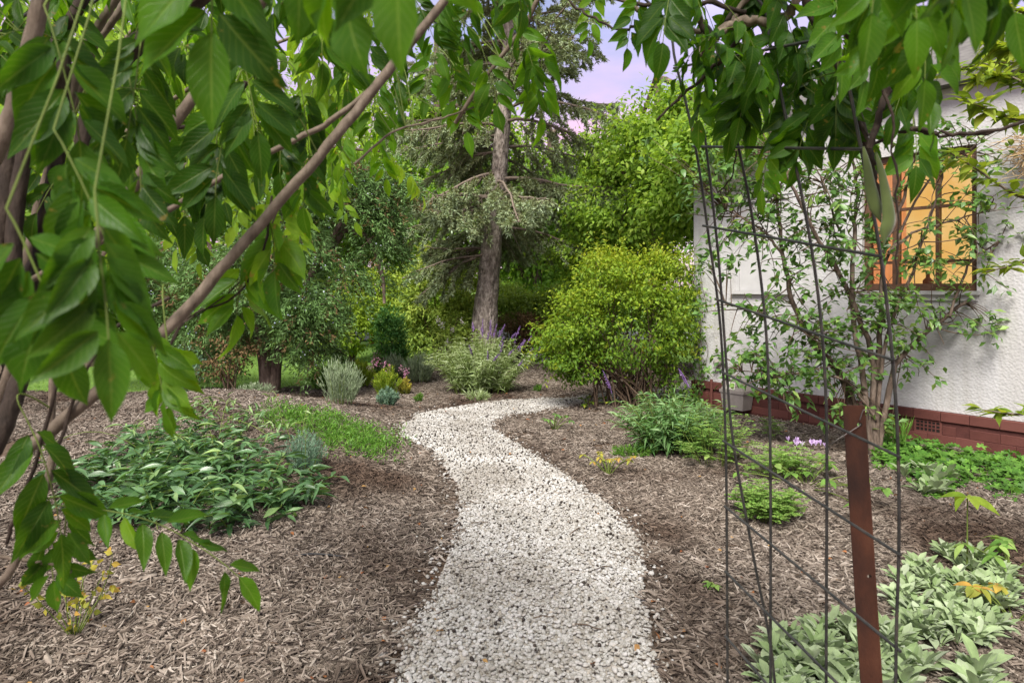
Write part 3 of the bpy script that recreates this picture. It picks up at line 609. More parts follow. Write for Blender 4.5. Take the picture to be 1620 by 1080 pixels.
lathe(MB(), ORG[bo], [(0, 0), (.045, 0), (.045, .1), (.018, .13), (.018, .17)]).build('body', M['terracotta'], bo); lathe(MB(), ORG[bo], [(.02, .165), (.022, .19), (0, .192)]).build('cap', M['frame_wood'], bo)
mb = MB(); hbox(mb, s0, s1, .135, .30, z0 - .04, z0 - .001); mb.build('inner_sill', M['frame_wood'], win, smooth=False)
# blank white window
s0, s1, z0, z1 = w2
mb = MB(); hbox(mb, s0, s1, .03, .06, z0, z1); w2o = mb.build('window', M['white_paint'], house, smooth=False, label='small window closed with a flat white panel')
mb = MB(); hbox(mb, s0, s0 + .05, .012, .03, z0, z1); hbox(mb, s1 - .05, s1, .012, .03, z0, z1); hbox(mb, s0 + .05, s1 - .05, .012, .03, z1 - .05, z1); mb.build('frame', M['white_paint'], w2o, smooth=False)
mb = MB(); hbox(mb, s0 - .03, s1 + .03, -.05, .03, z0 - .035, z0); mb.build('sill', M['white_paint'], w2o, smooth=False)
# drain pipe on plinth, roof
mb = MB(); mb.tube([H(.30, -.045, -.05), H(.30, -.045, .2), H(.30, -.045, PL + .03)], .018, 8); mb.build('pipe', M['brick'], house)
ev = .16
rv_ = [H(-ev, -ev, TOP), H(LEN + ev, -ev, TOP), H(LEN + ev, DEP + ev, TOP), H(-ev, DEP + ev, TOP)]; rr_ = [H(2.3, DEP / 2, TOP + 1.4), H(LEN - 2.3, DEP / 2, TOP + 1.4)]
mb = MB(); lift = np.array([0, 0, .14]); V = rv_ + [v_ + lift for v_ in rv_] + rr_
mb.add(V, [(0, 1, 5, 4), (1, 2, 6, 5), (2, 3, 7, 6), (3, 0, 4, 7), (3, 2, 1, 0)]); mb.add(V, [(4, 5, 9, 8), (6, 7, 8, 9)]); mb.add(V, [(5, 6, 9), (7, 4, 8)]); mb.build('roof', M['roof'], house, smooth=False)

# gas meter box on the plinth
gm = empty('meter_box', H(.72, -.13, .08), 'grey plastic meter box with paper label on the brick plinth', 'meter box')
ms, mz = .72, .085
def prism(mb, s, d0, z0, hw0, hd0, z1, hw1, hd1, dep1=None):
    v = [H(s + a * hw, dd + b * hd, z) for (hw, hd, z, dd) in ((hw0, hd0, z0, d0), (hw1, hd1, z1, dep1 or d0)) for b in (-1, 1) for a in (-1, 1)]
    return mb.add(v, [(0, 1, 3, 2), (4, 6, 7, 5), (0, 4, 5, 1), (1, 5, 7, 3), (3, 7, 6, 2), (2, 6, 4, 0)])
prism(MB(), ms, -.135, mz, .135, .085, mz + .19, .155, .1).build('body', M['meter'], gm, smooth=False)
ld = prism(MB(), ms, -.135, mz + .191, .165, .11, mz + .225, .165, .11).build('lid', M['meter'], gm, smooth=False)
prism(MB(), ms, -.135, mz + .2255, .15, .1, mz + .33, .105, .075).build('hood', M['meter'], gm, smooth=False)
prism(MB(), ms, -.135, mz + .3305, .06, .045, mz + .35, .05, .035).build('cap', M['meter'], gm, smooth=False)
mb = MB(); mb.add([H(ms - .08, -.236, mz + .235), H(ms + .04, -.236, mz + .235), H(ms + .035, -.218, mz + .315), H(ms - .075, -.218, mz + .315)], [(0, 1, 2, 3)]); mb.build('paper_label', M['paper'], gm, smooth=False)
mb = MB(); mb.tube([H(ms + .2, -.03, mz + .36), H(ms + .05, -.05, mz + .37), H(ms - .12, -.05, mz + .37)], .012, 8); mb.build('pipe', M['meter'], gm)
lt = empty('wall_light', H(.40, 0, .60), 'small round grey lamp fitting on the white wall', 'wall light')
mb = MB(); mb.tube([H(.40, 0, .60), H(.40, -.03, .60)], .035, 10); mb.build('base', M['meter'], lt)
mb = MB(); mb.tube([H(.40, -.03, .60), H(.40, -.06, .595), H(.40, -.10, .59), H(.40, -.115, .588)], [.03, .042, .036, .015], 10); mb.build('globe', M['meter'], lt)
mb = MB(); mb.tube([H(.40, -.01, .57), H(.36, -.03, .5), H(.31, -.02, .44)], .004, 5); mb.build('cable', M['hose'], lt)
# straw bundle at eaves
sb = H(3.56, -.16, 2.62); mb = MB()
for q in range(260):
    a_ = sb + rng.normal(size=3) * [.07, .07, .10]; b_ = a_ + rng.normal(size=3) * [.10, .10, .05]; mb.tube([a_, (a_ + b_) / 2 + rng.normal(size=3) * .02, b_], .003, 3, rnd=rng.random(), cap=False)
mb.build('straw_bundle', M['straw'], None, sb, label='matted straw-coloured bundle tucked under the eaves', cat='straw bundle')

# ------------------------------------------------------------------ wire mesh arch and steel post
arch = empty('garden_arch', (.7, 1.6, 0), 'arch of bent dark steel reinforcing mesh carrying the vine', 'arch')
def bar(px, d, over=None, r=.0036):
    pts = [W(a_, b_, d) for a_, b_ in px]
    g = pts[-1].copy(); g[2] = -.05; g[0] += .0; pts.append(g)
    if over: pts = [np.array([a_, d, z]) for a_, z in over[::-1]] + pts
    return MB().tube(catmull(pts, 5), r, 6).build('upright_bar', M['steel'], arch)
over = lambda x0, z0: [(x0 - .25, z0 + .17), (x0 - .7, z0 + .30), (x0 - 1.2, z0 + .22), (x0 - 1.65, z0 - .05), (-1.75, 1.6), (-1.85, .8), (-1.9, -.05)]
bar([(1042, 20), (1070, 105), (1100, 232), (1122, 380), (1140, 520), (1148, 700), (1150, 880), (1151, 1080)], 1.88, over(.40, 2.26))
bar([(1110, 30), (1140, 110), (1174, 260), (1191, 350), (1208, 480), (1216, 600), (1219, 760), (1219, 1080)], 1.72, over(.478, 2.18))
bar([(1192, -10), (1220, 80), (1250, 220), (1280, 370), (1298, 500), (1307, 640), (1308, 800), (1307, 1080)], 1.55, over(.548, 2.17))
bar([(1262, -30), (1322, 58), (1362, 235), (1393, 405), (1412, 568), (1421, 720), (1422, 873), (1417, 1080)], 1.36, over(.569, 2.11))
bar([(1094, 204), (1104, 199), (1112, 203), (1118, 240), (1136, 400), (1148, 560), (1160, 700), (1192, 880), (1226, 1080)], 1.86)
for (a_, b_) in (((1066, 108), (1324, 57)), ((1096, 232), (1364, 236)), ((1112, 357), (1395, 406)), ((1132, 473), (1414, 570)), ((1141, 588), (1424, 723)), ((1144, 697), (1425, 878)), ((1146, 800), (1425, 1030)), ((1147, 903), (1425, 1180)), ((1147, 1005), (1425, 1325))):
    MB().tube([W(*a_, 1.872), W((a_[0] + b_[0]) / 2, (a_[1] + b_[1]) / 2 , 1.872 * 1.352 * 2 / (1.872 + 1.352)), W(*b_, 1.352)], .0034, 6).build('cross_bar', M['steel'], arch)
for x0, z0 in ((.2, 2.44), (-.2, 2.565), (-.6, 2.55), (-1.0, 2.4)):
    MB().tube([(x0, 1.90, z0), (x0 + .08, 1.34, z0 - .06)], .0034, 6).build('cross_bar', M['steel'], arch)

post = empty('steel_post', GD(1380, 1.6) + [.08, 0, 0], 'rusty brown angle iron post standing against the wire mesh', 'post')
pt = W(1349, 641, 1.6); pb = W(1377, 1080, 1.6); ax = (pt - pb) / np.linalg.norm(pt - pb); foot = pb - ax * ((pb[2] + .1) / ax[2])
yaw = math.radians(-14); ux = np.array([math.cos(yaw), math.sin(yaw), 0]); ux -= ax * np.dot(ux, ax); ux /= np.linalg.norm(ux); uy = np.cross(ax, ux)
PR = np.column_stack([ux, uy, ax]); Lp = np.linalg.norm(pt - foot); hw = .0215
def plate_holes(mb, holes):
    """front flange, axis heights with round holes"""
    zs = [0]
    for h, r, xo in sorted(holes): zs += [h - .02, h + .02]
    zs.append(Lp)
    for i in range(0, len(zs) - 1, 2):
        mb.box(foot + ax * ((zs[i] + zs[i + 1]) / 2), (hw, .0025, (zs[i + 1] - zs[i]) / 2), PR)
    for h, r, xo in holes:
        n = 16; an = np.linspace(0, 2 * np.pi, n, endpoint=False) + np.pi / 4
        inner = np.stack([xo + r * np.cos(an), h + r * np.sin(an)], -1)
        outer = []
        for q in an:
            c_, s_q = math.cos(q), math.sin(q); m_ = max(abs(c_), abs(s_q)); outer.append((hw * c_ / m_, h + .02 * s_q / m_))
        V = [foot + ux * x + uy * y + ax * z for y in (-.0025, .0025) for (x, z) in list(inner) + outer]
        F = []
        for q in range(n):
            q2 = (q + 1) % n; F += [(q, q2, n + q2, n + q), (2 * n + q, 3 * n + q, 3 * n + q2, 2 * n + q2), (q, 2 * n + q, 2 * n + q2, q2), (n + q, n + q2, 3 * n + q2, 3 * n + q)]
        mb.add(V, F)
mb = MB(); plate_holes(mb, [(Lp - .045, .0055, .012), (Lp - .40, .005, .012), (Lp - .75, .005, .01)]); fl = mb.build('front_flange', M['rust'], post, smooth=False)
MB().box(foot + ax * (Lp / 2 - .002) + ux * (hw + .0018) + uy * .021, (.0025, .0235, Lp / 2), PR).build('side_flange', M['rust'], post, smooth=False)
h0 = foot + ax * (Lp - .045) + ux * .012
MB().tube(catmull([h0 + uy * .01, h0 - uy * .006, h0 - uy * .012 - ux * .03 - ax * .018, h0 - uy * .02 - ux * .06 - ax * .035, h0 + ux * -.07 - ax * .06, h0 - ux * .075 - ax * .10, h0 - ux * .072 - ax * .16], 5), .0011, 5).build('tie_wire', M['wire'], post)
MB().tube(catmull([h0 - uy * .006 + ax * .012, h0 - uy * .01 + ux * .008 + ax * .035, h0 - uy * .008 + ux * .018 + ax * .03, h0 + uy * .004 + ux * .022 + ax * .01], 5), .0013, 5).build('tie_wire', M['wire'], post)

# ------------------------------------------------------------------ background trees and shrubs
TLO = tmpl_lo('ovate'); TEL = tmpl_lo('ellip'); TLA = tmpl_lo('lance')
def at_px(px, d, z=None):
    p_ = GD(px, d)
    if z is not None: p_[2] = z
    return p_
def lob(px, py, d, rx, ry, rz): return (W(px, py, d), (rx, ry, rz))
# far wood behind everything
lobs = []
for q in range(26):
    a_ = -34 + q * 2.7 + rng.normal() * .5; hh = rng.uniform(3.6, 5.0)
    if -2.2 < a_ < 6.0: hh *= .62
    lobs.append(((a_, 31 + rng.normal() * 2, hh), (2.3, 2.0, hh)))
lv, cc = crown_leaves(lobs, 1900, 52000, .55, .36, .24, inner=.7)
MB().leaves(DIA, lv).build('far_wood', M['tree'], kind='stuff', label='far mass of green trees closing the view beyond the road', cat='wood')

tree('broadleaf_tree', 'tall bright green tree behind the right of the spruce, beside the house', GD(1035, 10.6), W(1040, 90, 10.6), .13,
     [lob(1000, 330, 11.2, 1.0, .9, .8), lob(1045, 230, 10.2, .85, .8, .65), lob(960, 400, 12, 1.1, .9, .7), lob(1080, 300, 9.6, .6, .7, .7), lob(990, 245, 11, .5, .6, .5), lob(1085, 190, 9.4, .6, .6, .5), lob(1110, 240, 8.3, .5, .35, .35), lob(1165, 205, 7.9, .5, .3, .3)],
     'tree', 420, 42000, .19, .085, .05, nb=14)
tree('broadleaf_tree', 'deep green tree filling the gap low behind the spruce trunk', at_px(850, 17), W(850, 300, 17), .2,
     [lob(860, 380, 17, 1.6, 1.2, 1.3), lob(800, 330, 17.5, 1.5, 1.2, 1.2), lob(920, 330, 18, 1.4, 1.2, 1.2), lob(730, 360, 18, 1.2, 1.2, 1.2)],
     'treeb', 220, 22000, .32, .15, .09, nb=10)
tree('broadleaf_tree', 'yellowish green tree beyond the lawn behind the berried juniper', at_px(420, 17), W(420, 150, 17), .22,
     [lob(420, 260, 17, 2.2, 1.5, 2.0), lob(520, 330, 18, 2.0, 1.5, 1.6), lob(300, 250, 17, 2.0, 1.5, 2.2), lob(600, 360, 19, 1.4, 1.2, 1.3)],
     'tree', 240, 24000, .36, .17, .1, nb=10)
tree('broadleaf_tree', 'bright green tree standing on the lawn behind the tangled vine', at_px(140, 13), W(150, 60, 13), .2,
     [lob(150, 200, 13, 2.0, 1.5, 2.0), lob(20, 260, 13, 1.8, 1.5, 2.0), lob(270, 120, 13, 1.6, 1.3, 1.6), lob(120, 420, 13.5, 1.7, 1.3, 1.0)],
     'tree', 240, 22000, .32, .15, .09, nb=10)

tree('broadleaf_tree', 'tall airy light green tree rising behind the left of the spruce', GD(690, 20), W(690, 40, 20), .2,
     [lob(690, 250, 20, 1.5, 1.3, 1.4), lob(640, 180, 20.5, 1.5, 1.3, 1.3), lob(730, 130, 21, 1.3, 1.2, 1.2), lob(600, 290, 20, 1.6, 1.3, 1.3), lob(760, 240, 20.5, 1.3, 1.2, 1.2), lob(690, 340, 19.5, 1.6, 1.3, 1.0)], 'tree', 240, 20000, .36, .16, .1, nb=10)
tree('broadleaf_tree', 'light green tree rising behind the right of the spruce trunk', GD(880, 19.5), W(870, 200, 19.5), .2,
     [lob(870, 330, 19.5, 1.5, 1.2, 1.2), lob(920, 270, 20, 1.3, 1.2, 1.0), lob(830, 270, 20, 1.3, 1.2, 1.1), lob(900, 410, 19, 1.6, 1.2, 1.0)], 'tree', 200, 15000, .34, .15, .095, nb=9)
for (px_0, dd_, lab, mt_) in ((250, 15.5, 'round green bush on the far lawn behind the brown shrub', 'hedge'), (370, 16.5, 'spreading green bush on the far lawn behind the juniper trunk', 'treeb'), (480, 16, 'pale green bush on the far lawn beside the yellow shrub', 'hedge'), (900, 15, 'dark leafy bush behind the yellow shrub by the house', 'treeb'), (640, 17.5, 'tall leafy bush beyond the cypress', 'tree'), (120, 15, 'broad green bush on the far lawn under the bright tree', 'treeb')):
    b0_ = GD(px_0, dd_); bush_lv, bush_cc = crown_leaves([(b0_ + [0, 0, .7], (1.1, .8, .8)), (b0_ + [.5, .1, 1.2], (.8, .7, .7)), (b0_ + [-.5, 0, 1.0], (.8, .7, .7))], 120, 6000, .16, .11, .065, inner=.6)
    br0 = empty('garden_bush', b0_, lab, 'bush', 'bushes on the far lawn')
    for i in rng.choice(len(bush_cc), 7, replace=False): stem_obj('stem', br0, curve3(b0_ - [0, 0, .05], bush_cc[i], [0, 0, .1], 6), np.linspace(.03, .008, 6), M['bark'], 5)
    MB().leaves(TLO, bush_lv).build('foliage', M[mt_], br0, kind='stuff')
# golden conifer shrub left of the spruce trunk
def shrub(name, label, base, lobes, mat, ncl, nlf, cr_, ll, lw, tm, nstem=8, cat='shrub', rad=.02, bark='twig', group=None, **kw):
    root = empty(name, base, label, cat, group); lv, cc = crown_leaves(lobes, ncl, nlf, cr_, ll, lw, **kw)
    for i in rng.choice(len(cc), min(nstem, len(cc)), replace=False):
        a_ = np.array(base) + [rng.normal() * .06, rng.normal() * .06, -.03]
        stem_obj('stem', root, curve3(a_, cc[i], [0, 0, .12], 6), np.linspace(rad, rad * .3, 6), M[bark], 5)
    MB().leaves(tm, lv).build('foliage', M[mat], root, kind='stuff'); return root
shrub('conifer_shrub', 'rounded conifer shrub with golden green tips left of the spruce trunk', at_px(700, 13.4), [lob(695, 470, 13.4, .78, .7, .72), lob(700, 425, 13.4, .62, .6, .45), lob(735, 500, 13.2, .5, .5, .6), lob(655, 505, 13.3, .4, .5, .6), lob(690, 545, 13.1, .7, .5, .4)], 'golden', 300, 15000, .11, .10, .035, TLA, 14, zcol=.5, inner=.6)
shrub('conifer_shrub', 'clipped pale green spreading hedge shrub behind the right of the spruce trunk', at_px(830, 14.5), [lob(815, 490, 14.6, .9, .7, .42), lob(860, 500, 14.4, .8, .6, .45), lob(790, 470, 15, .5, .5, .3), lob(890, 480, 14.6, .6, .6, .5)], 'hedge', 260, 13000, .11, .09, .04, TLA, 10, zcol=.3, inner=.6)
shrub('thicket_shrub', 'brown twiggy bare underside of hedge behind the spruce trunk', at_px(815, 13.6), [lob(808, 520, 13.6, .55, .35, .42), lob(835, 530, 13.6, .4, .3, .35)], 'brownfol', 120, 5000, .07, .07, .02, TLA, 12, inner=.6)
shrub('columnar_cypress', 'small dark green columnar cypress beside the golden shrubs', at_px(617, 11.4), [lob(617, 540, 11.4, .26, .27, .42), lob(617, 508, 11.4, .17, .19, .30), lob(617, 565, 11.4, .27, .29, .2)], 'cypress', 150, 6500, .055, .07, .022, TLA, 5, inner=.6, droop=-.7, cat='cypress')
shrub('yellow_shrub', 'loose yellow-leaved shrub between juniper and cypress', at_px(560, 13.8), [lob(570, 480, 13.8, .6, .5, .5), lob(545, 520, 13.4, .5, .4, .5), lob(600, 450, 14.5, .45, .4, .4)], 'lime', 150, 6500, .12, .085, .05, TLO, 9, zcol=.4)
rose = shrub('rose_shrub', 'small leafy rose bush with white blooms before the golden conifer', at_px(705, 11.6), [lob(712, 520, 11.6, .32, .3, .33), lob(735, 545, 11.4, .28, .3, .3)], 'hedge', 70, 1500, .07, .055, .035, TLO, 6)
# ------------------------------------------------------------------ spruce
sp = empty('spruce_tree', GD(765, 11.8), 'old spruce with leaning scaly trunk and drooping blue-grey needles', 'spruce')
axisp = catmull([GD(765, 11.8) - [0, 0, .1], W(765, 530, 11.8), W(772, 450, 11.8), W(782, 350, 11.8), W(793, 230, 11.8), W(803, 100, 11.8), W(806, -60, 11.8), W(808, -330, 11.8), W(808, -620, 11.8)], 6)
rads = np.interp(axisp[:, 2], [0, .5, 1.5, 3, 5, 8, 13.3], [.30, .245, .20, .15, .11, .07, .02])
an = np.linspace(0, 2 * np.pi, 14, endpoint=False)
mb = MB().tube(axisp, rads, 16); V = mb.V[0]; V += rng.normal(size=V.shape) * .008; mb.build('trunk', M['spruce_bark'], sp)
fl_ = []; bare = []
nbranch = 120
for q in range(nbranch):
    z = 2.0 + 9.5 * (q + rng.random()) / nbranch if q > 56 else 2.0 + 4.6 * q / 56 + rng.normal() * .1
    z = max(z, 1.95)
    c_ = np.array([np.interp(z, axisp[:, 2], axisp[:, j]) for j in range(2)] + [z]); az = rng.uniform(0, 2 * np.pi)
    if z < 4.4 and math.sin(az) < -.5 and (z < 2.7 or rng.random() < .35): az = -az
    out_ = np.array([math.cos(az), math.sin(az), 0]); Lb = (2.0 + .6 * rng.random()) * np.interp(z, [1.9, 2.6, 4, 12.5], [.6, .95, 1.12, .25]) * (1.0 if out_[0] > 0 else .82)
    up = rng.uniform(.02, .3); dr = rng.uniform(.35, .75)
    if z > 4.6: up += .1; dr *= .55
    t_ = np.linspace(0, 1, 9)[:, None]; bp_ = c_ + out_ * Lb * t_ + np.array([0, 0, 1.]) * (up * t_ - dr * t_ ** 2 + .22 * t_ ** 4) * Lb + np.cumsum(rng.normal(size=(9, 3)) * .018, 0)
    mb = MB().tube(bp_, np.linspace(.032, .007, 9), 5); side = np.cross(out_, [0, 0, 1.])
    nt_ = int(Lb * 17)
    for k_ in range(nt_):
        t = .12 + .88 * (k_ + rng.random()) / nt_; b0 = np.array([np.interp(t, np.linspace(0, 1, 9), bp_[:, j]) for j in range(3)])
        sgn = 1 if k_ % 2 else -1; tl = (.55 * (1 - t) + .22) * rng.uniform(.6, 1.2) * np.interp(z, [2, 5, 12], [1.05, .95, .6])
        hang = rng.uniform(.35, 1.25) if z < 4.6 else rng.uniform(.0, .5); dd = norm(side * sgn * .8 + out_ * .75 + runit(1)[0] * .3 - np.array([0, 0, hang]))
        tt = np.linspace(0, 1, 5)[:, None]; tw = b0 + dd * tl * tt + np.array([0, 0, -.22 * tl]) * tt ** 2
        if z < 7.2: mb.tube(tw, np.linspace(.007, .0025, 5), 3, cap=False)
        deadp = .22 if t < .4 else .05
        if rng.random() < deadp: continue
        m_ = int(tl / (.017 if z < 7 else .032)) + 2; f_ = rng.uniform(.1, 1, m_) ** .75
        P = tw[0] + (tw[-1] - tw[0]) * f_[:, None] + np.array([0, 0, -.22 * tl]) * (f_ ** 2 - f_)[:, None]
        for rep in range(5 if z < 6.8 else 2):
            D = dd * .9 + runit(m_) * .8 + [0, 0, .1]
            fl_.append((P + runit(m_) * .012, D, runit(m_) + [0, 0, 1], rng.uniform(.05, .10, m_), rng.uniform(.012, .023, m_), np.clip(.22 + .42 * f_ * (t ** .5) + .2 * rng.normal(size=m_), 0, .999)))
    mb.build('branch', M['greytwig'], sp)
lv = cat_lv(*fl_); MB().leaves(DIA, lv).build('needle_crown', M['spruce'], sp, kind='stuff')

# ------------------------------------------------------------------ juniper with pale berries
ju = empty('juniper_tree', GD(425, 9.4), 'weeping juniper covered in pale blue berries on the mound', 'juniper')
jb = GD(425, 9.4)
for pts_, r_ in (([(425, 640), (418, 560), (405, 490), (425, 400), (470, 300)], (.12, .04)), ([(432, 640), (445, 540), (500, 420), (560, 320)], (.09, .03)), ([(425, 610), (400, 500), (350, 430), (320, 360)], (.07, .02)), ([(540, 360), (585, 380), (605, 440), (608, 480)], (.05, .02)), ([(500, 430), (560, 340), (600, 300), (620, 260)], (.06, .02))):
    c_ = ws(pts_, (9.4, 9.2), 5); stem_obj('trunk', ju, c_, np.linspace(r_[0], r_[1], len(c_)), M['bark'], 7)
fl_ = []; br_ = []; dl_ = []
jl = [lob(360, 440, 9.2, .75, .6, .5), lob(440, 400, 9.0, .7, .6, .6), lob(480, 490, 8.9, .5, .45, .55), lob(400, 330, 9.4, .8, .6, .5), lob(560, 330, 9.4, .65, .5, .5), lob(600, 400, 9.5, .34, .35, .55), lob(610, 300, 9.6, .45, .45, .45), lob(500, 300, 9.3, .7, .6, .5), lob(330, 510, 9.4, .5, .4, .35), lob(545, 450, 9.2, .3, .3, .5), lob(250, 420, 9.6, .7, .5, .6), lob(180, 480, 9.8, .8, .5, .6), lob(300, 560, 9.5, .35, .3, .3), lob(500, 560, 9.2, .32, .28, .26), lob(480, 520, 9.0, .36, .35, .28), lob(390, 470, 8.9, .5, .4, .35), lob(360, 530, 9.2, .35, .3, .2), lob(575, 290, 9.3, .5, .4, .4), lob(600, 350, 9.3, .32, .3, .4), lob(500, 490, 9.0, .35, .3, .4), lob(330, 575, 9.3, .4, .3, .2)]
wt = np.array([np.prod(r_) ** .66 for _, r_ in jl]); wt /= wt.sum()
for q in range(3900):
    c_, r_ = jl[rng.choice(len(jl), p=wt)]; d_ = runit(1)[0]; d_[2] = abs(d_[2]) * .8 if rng.random() < .6 else d_[2]; st = c_ + d_ * np.array(r_) * rng.uniform(.55, 1.0)
    dd = norm(np.array([d_[0], d_[1], -.55]) + rng.normal(size=3) * .35); l_ = rng.uniform(.15, .34); m_ = 30; f_ = rng.random(m_)
    P = st + dd * (l_ * f_)[:, None] + np.array([0, 0, -.12]) * (f_ ** 2)[:, None] + rng.normal(size=(m_, 3)) * (.04 * (1 - f_) + .012)[:, None]
    rr = np.clip(.3 + .25 * f_ + .18 * rng.normal(size=m_) + .15 * rng.normal(), 0, .999)
    (dl_ if rng.random() < .09 else fl_).append((P, dd + runit(m_) * .75, runit(m_), rng.uniform(.04, .085, m_), rng.uniform(.011, .02, m_), rr))
    if rng.random() < .075: br_.append(P[rng.choice(m_, 5)] + rng.normal(size=(5, 3)) * .03)
    if rng.random() < .03: stem_obj('twig', ju, [st - dd * .1, st + dd * l_ * .6, st + dd * l_], [.008, .005, .003], M['twig'], 4)
MB().leaves(DIA, cat_lv(*fl_)).build('foliage', M['juniper'], ju, kind='stuff'); MB().leaves(DIA, cat_lv(*dl_)).build('dry_foliage', M['brownfol'], ju, kind='stuff', label='brown dry inner foliage')
bp_ = np.vstack(br_); bm = bmesh.new(); bmesh.ops.create_icosphere(bm, subdivisions=1, radius=1); IV = np.array([v.co[:] for v in bm.verts]); IF = np.array([[v.index for v in f.verts] for f in bm.faces]); bm.free()
nb_ = len(bp_); rb = rng.uniform(.006, .0125, nb_); mb = MB(); mb.V.append((bp_[:, None] + IV[None] * rb[:, None, None]).reshape(-1, 3)); mb.F.append((IF[None] + (np.arange(nb_) * len(IV))[:, None, None]).reshape(-1, 3)); mb.R.append(np.repeat(rng.random(nb_), len(IF))); mb.U.append(np.zeros((nb_ * len(IV), 2))); mb.M.append(np.zeros(nb_ * len(IF)))
mb.build('berries', M['berry'], ju, kind='stuff', label='pale blue berries')
shrub('grey_shrub', 'small pale grey-green shrub at the foot of the mound under the juniper', GD(288, 8.4), [lob(285, 600, 8.4, .2, .2, .2), lob(275, 630, 8.3, .22, .2, .15), lob(300, 570, 8.5, .15, .15, .15)], 'bluegrey', 60, 1500, .05, .04, .018, TEL, 6)
shrub('brown_shrub', 'thin dry brown shrub with dark leaves beneath the juniper', GD(370, 9.0), [lob(360, 555, 9.0, .5, .3, .2), lob(340, 585, 9.1, .3, .3, .15)], 'brownfol', 60, 1300, .08, .05, .02, TLA, 12, rad=.012)

# ------------------------------------------------------------------ yellow shrub by the house corner
yb = GD(985, 8.55); ys_ = empty('yellow_shrub', yb, 'large rounded yellow-green shrub beside the house corner', 'shrub')
ylob = [lob(985, 520, 8.6, .88, .7, .62), lob(1000, 450, 8.6, .72, .6, .42), lob(905, 520, 8.5, .45, .5, .55), lob(1060, 490, 8.5, .32, .4, .55), lob(925, 580, 8.4, .36, .4, .2), lob(1065, 580, 8.4, .25, .3, .4), lob(960, 420, 8.6, .35, .4, .22), lob(1050, 415, 8.6, .3, .35, .2), lob(890, 560, 8.4, .3, .3, .25)]
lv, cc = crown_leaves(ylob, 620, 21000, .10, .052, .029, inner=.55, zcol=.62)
for i in rng.choice(len(cc), 70, replace=False):
    a_ = yb + [rng.normal() * .22 + .1, rng.normal() * .15, -.03]; stem_obj('stem', ys_, curve3(a_, cc[i], [(cc[i][0] - a_[0]) * -.12, 0, .1], 6), np.linspace(.013, .004, 6), M['twig'], 4)
yc = cc.mean(0)
for q in range(150):   # whippy tips breaking the outline
    c_ = cc[rng.integers(0, len(cc))]
    if c_[2] < .5: continue
    e_ = c_ + norm((c_ - yc) * [1, 1, 1.3] + [0, 0, .25] + rng.normal(size=3) * .2) * rng.uniform(.12, .34); m_ = 16; f_ = rng.random(m_)[:, None]
    lv = cat_lv(lv, (c_ + (e_ - c_) * f_, runit(m_) + [0, 0, .5], runit(m_) + [0, 0, .6], rng.uniform(.035, .055, m_), rng.uniform(.018, .026, m_), rng.uniform(.6, .99, m_)))
foliage(ys_, lv, M['yellow'], [tmpl('ovate', .3, .15, n=4), tmpl('ovate', .1, .35, n=4)], 'yellow_leaf', 300, lo=TLO)

# climbing ivy on the house corner
iv = empty('wall_creeper', H(.05, -.02, 0), 'green creeper climbing the white wall at the house corner', 'creeper')
ivl = []
for q in range(7):
    s_0 = rng.uniform(-.02, .15); pts_ = [H(s_0, -.03, .05 + .0)]
    for z in np.linspace(.3, 1.75, 7): pts_.append(H(s_0 + rng.normal() * .05 + (.06 if z < 1 else 0), -.03 - .03 * rng.random(), z))
    pts_ = catmull(pts_, 4); stem_obj('stem', iv, pts_, .003, M['twig'], 4)
    m_ = 60; P = pts_[rng.integers(0, len(pts_), m_)] + rng.normal(size=(m_, 3)) * .035 + NN * .02
    ivl.append((P, runit(m_) * .8 + [0, 0, -.6], runit(m_) * .5 + NN, rng.uniform(.04, .065, m_), rng.uniform(.025, .04, m_), rng.random(m_) * .8))
foliage(iv, cat_lv(*ivl), M['camellia'], [tmpl('ovate', .2, .2, n=4)], 'creeper_leaf', 220, lo=TLO)

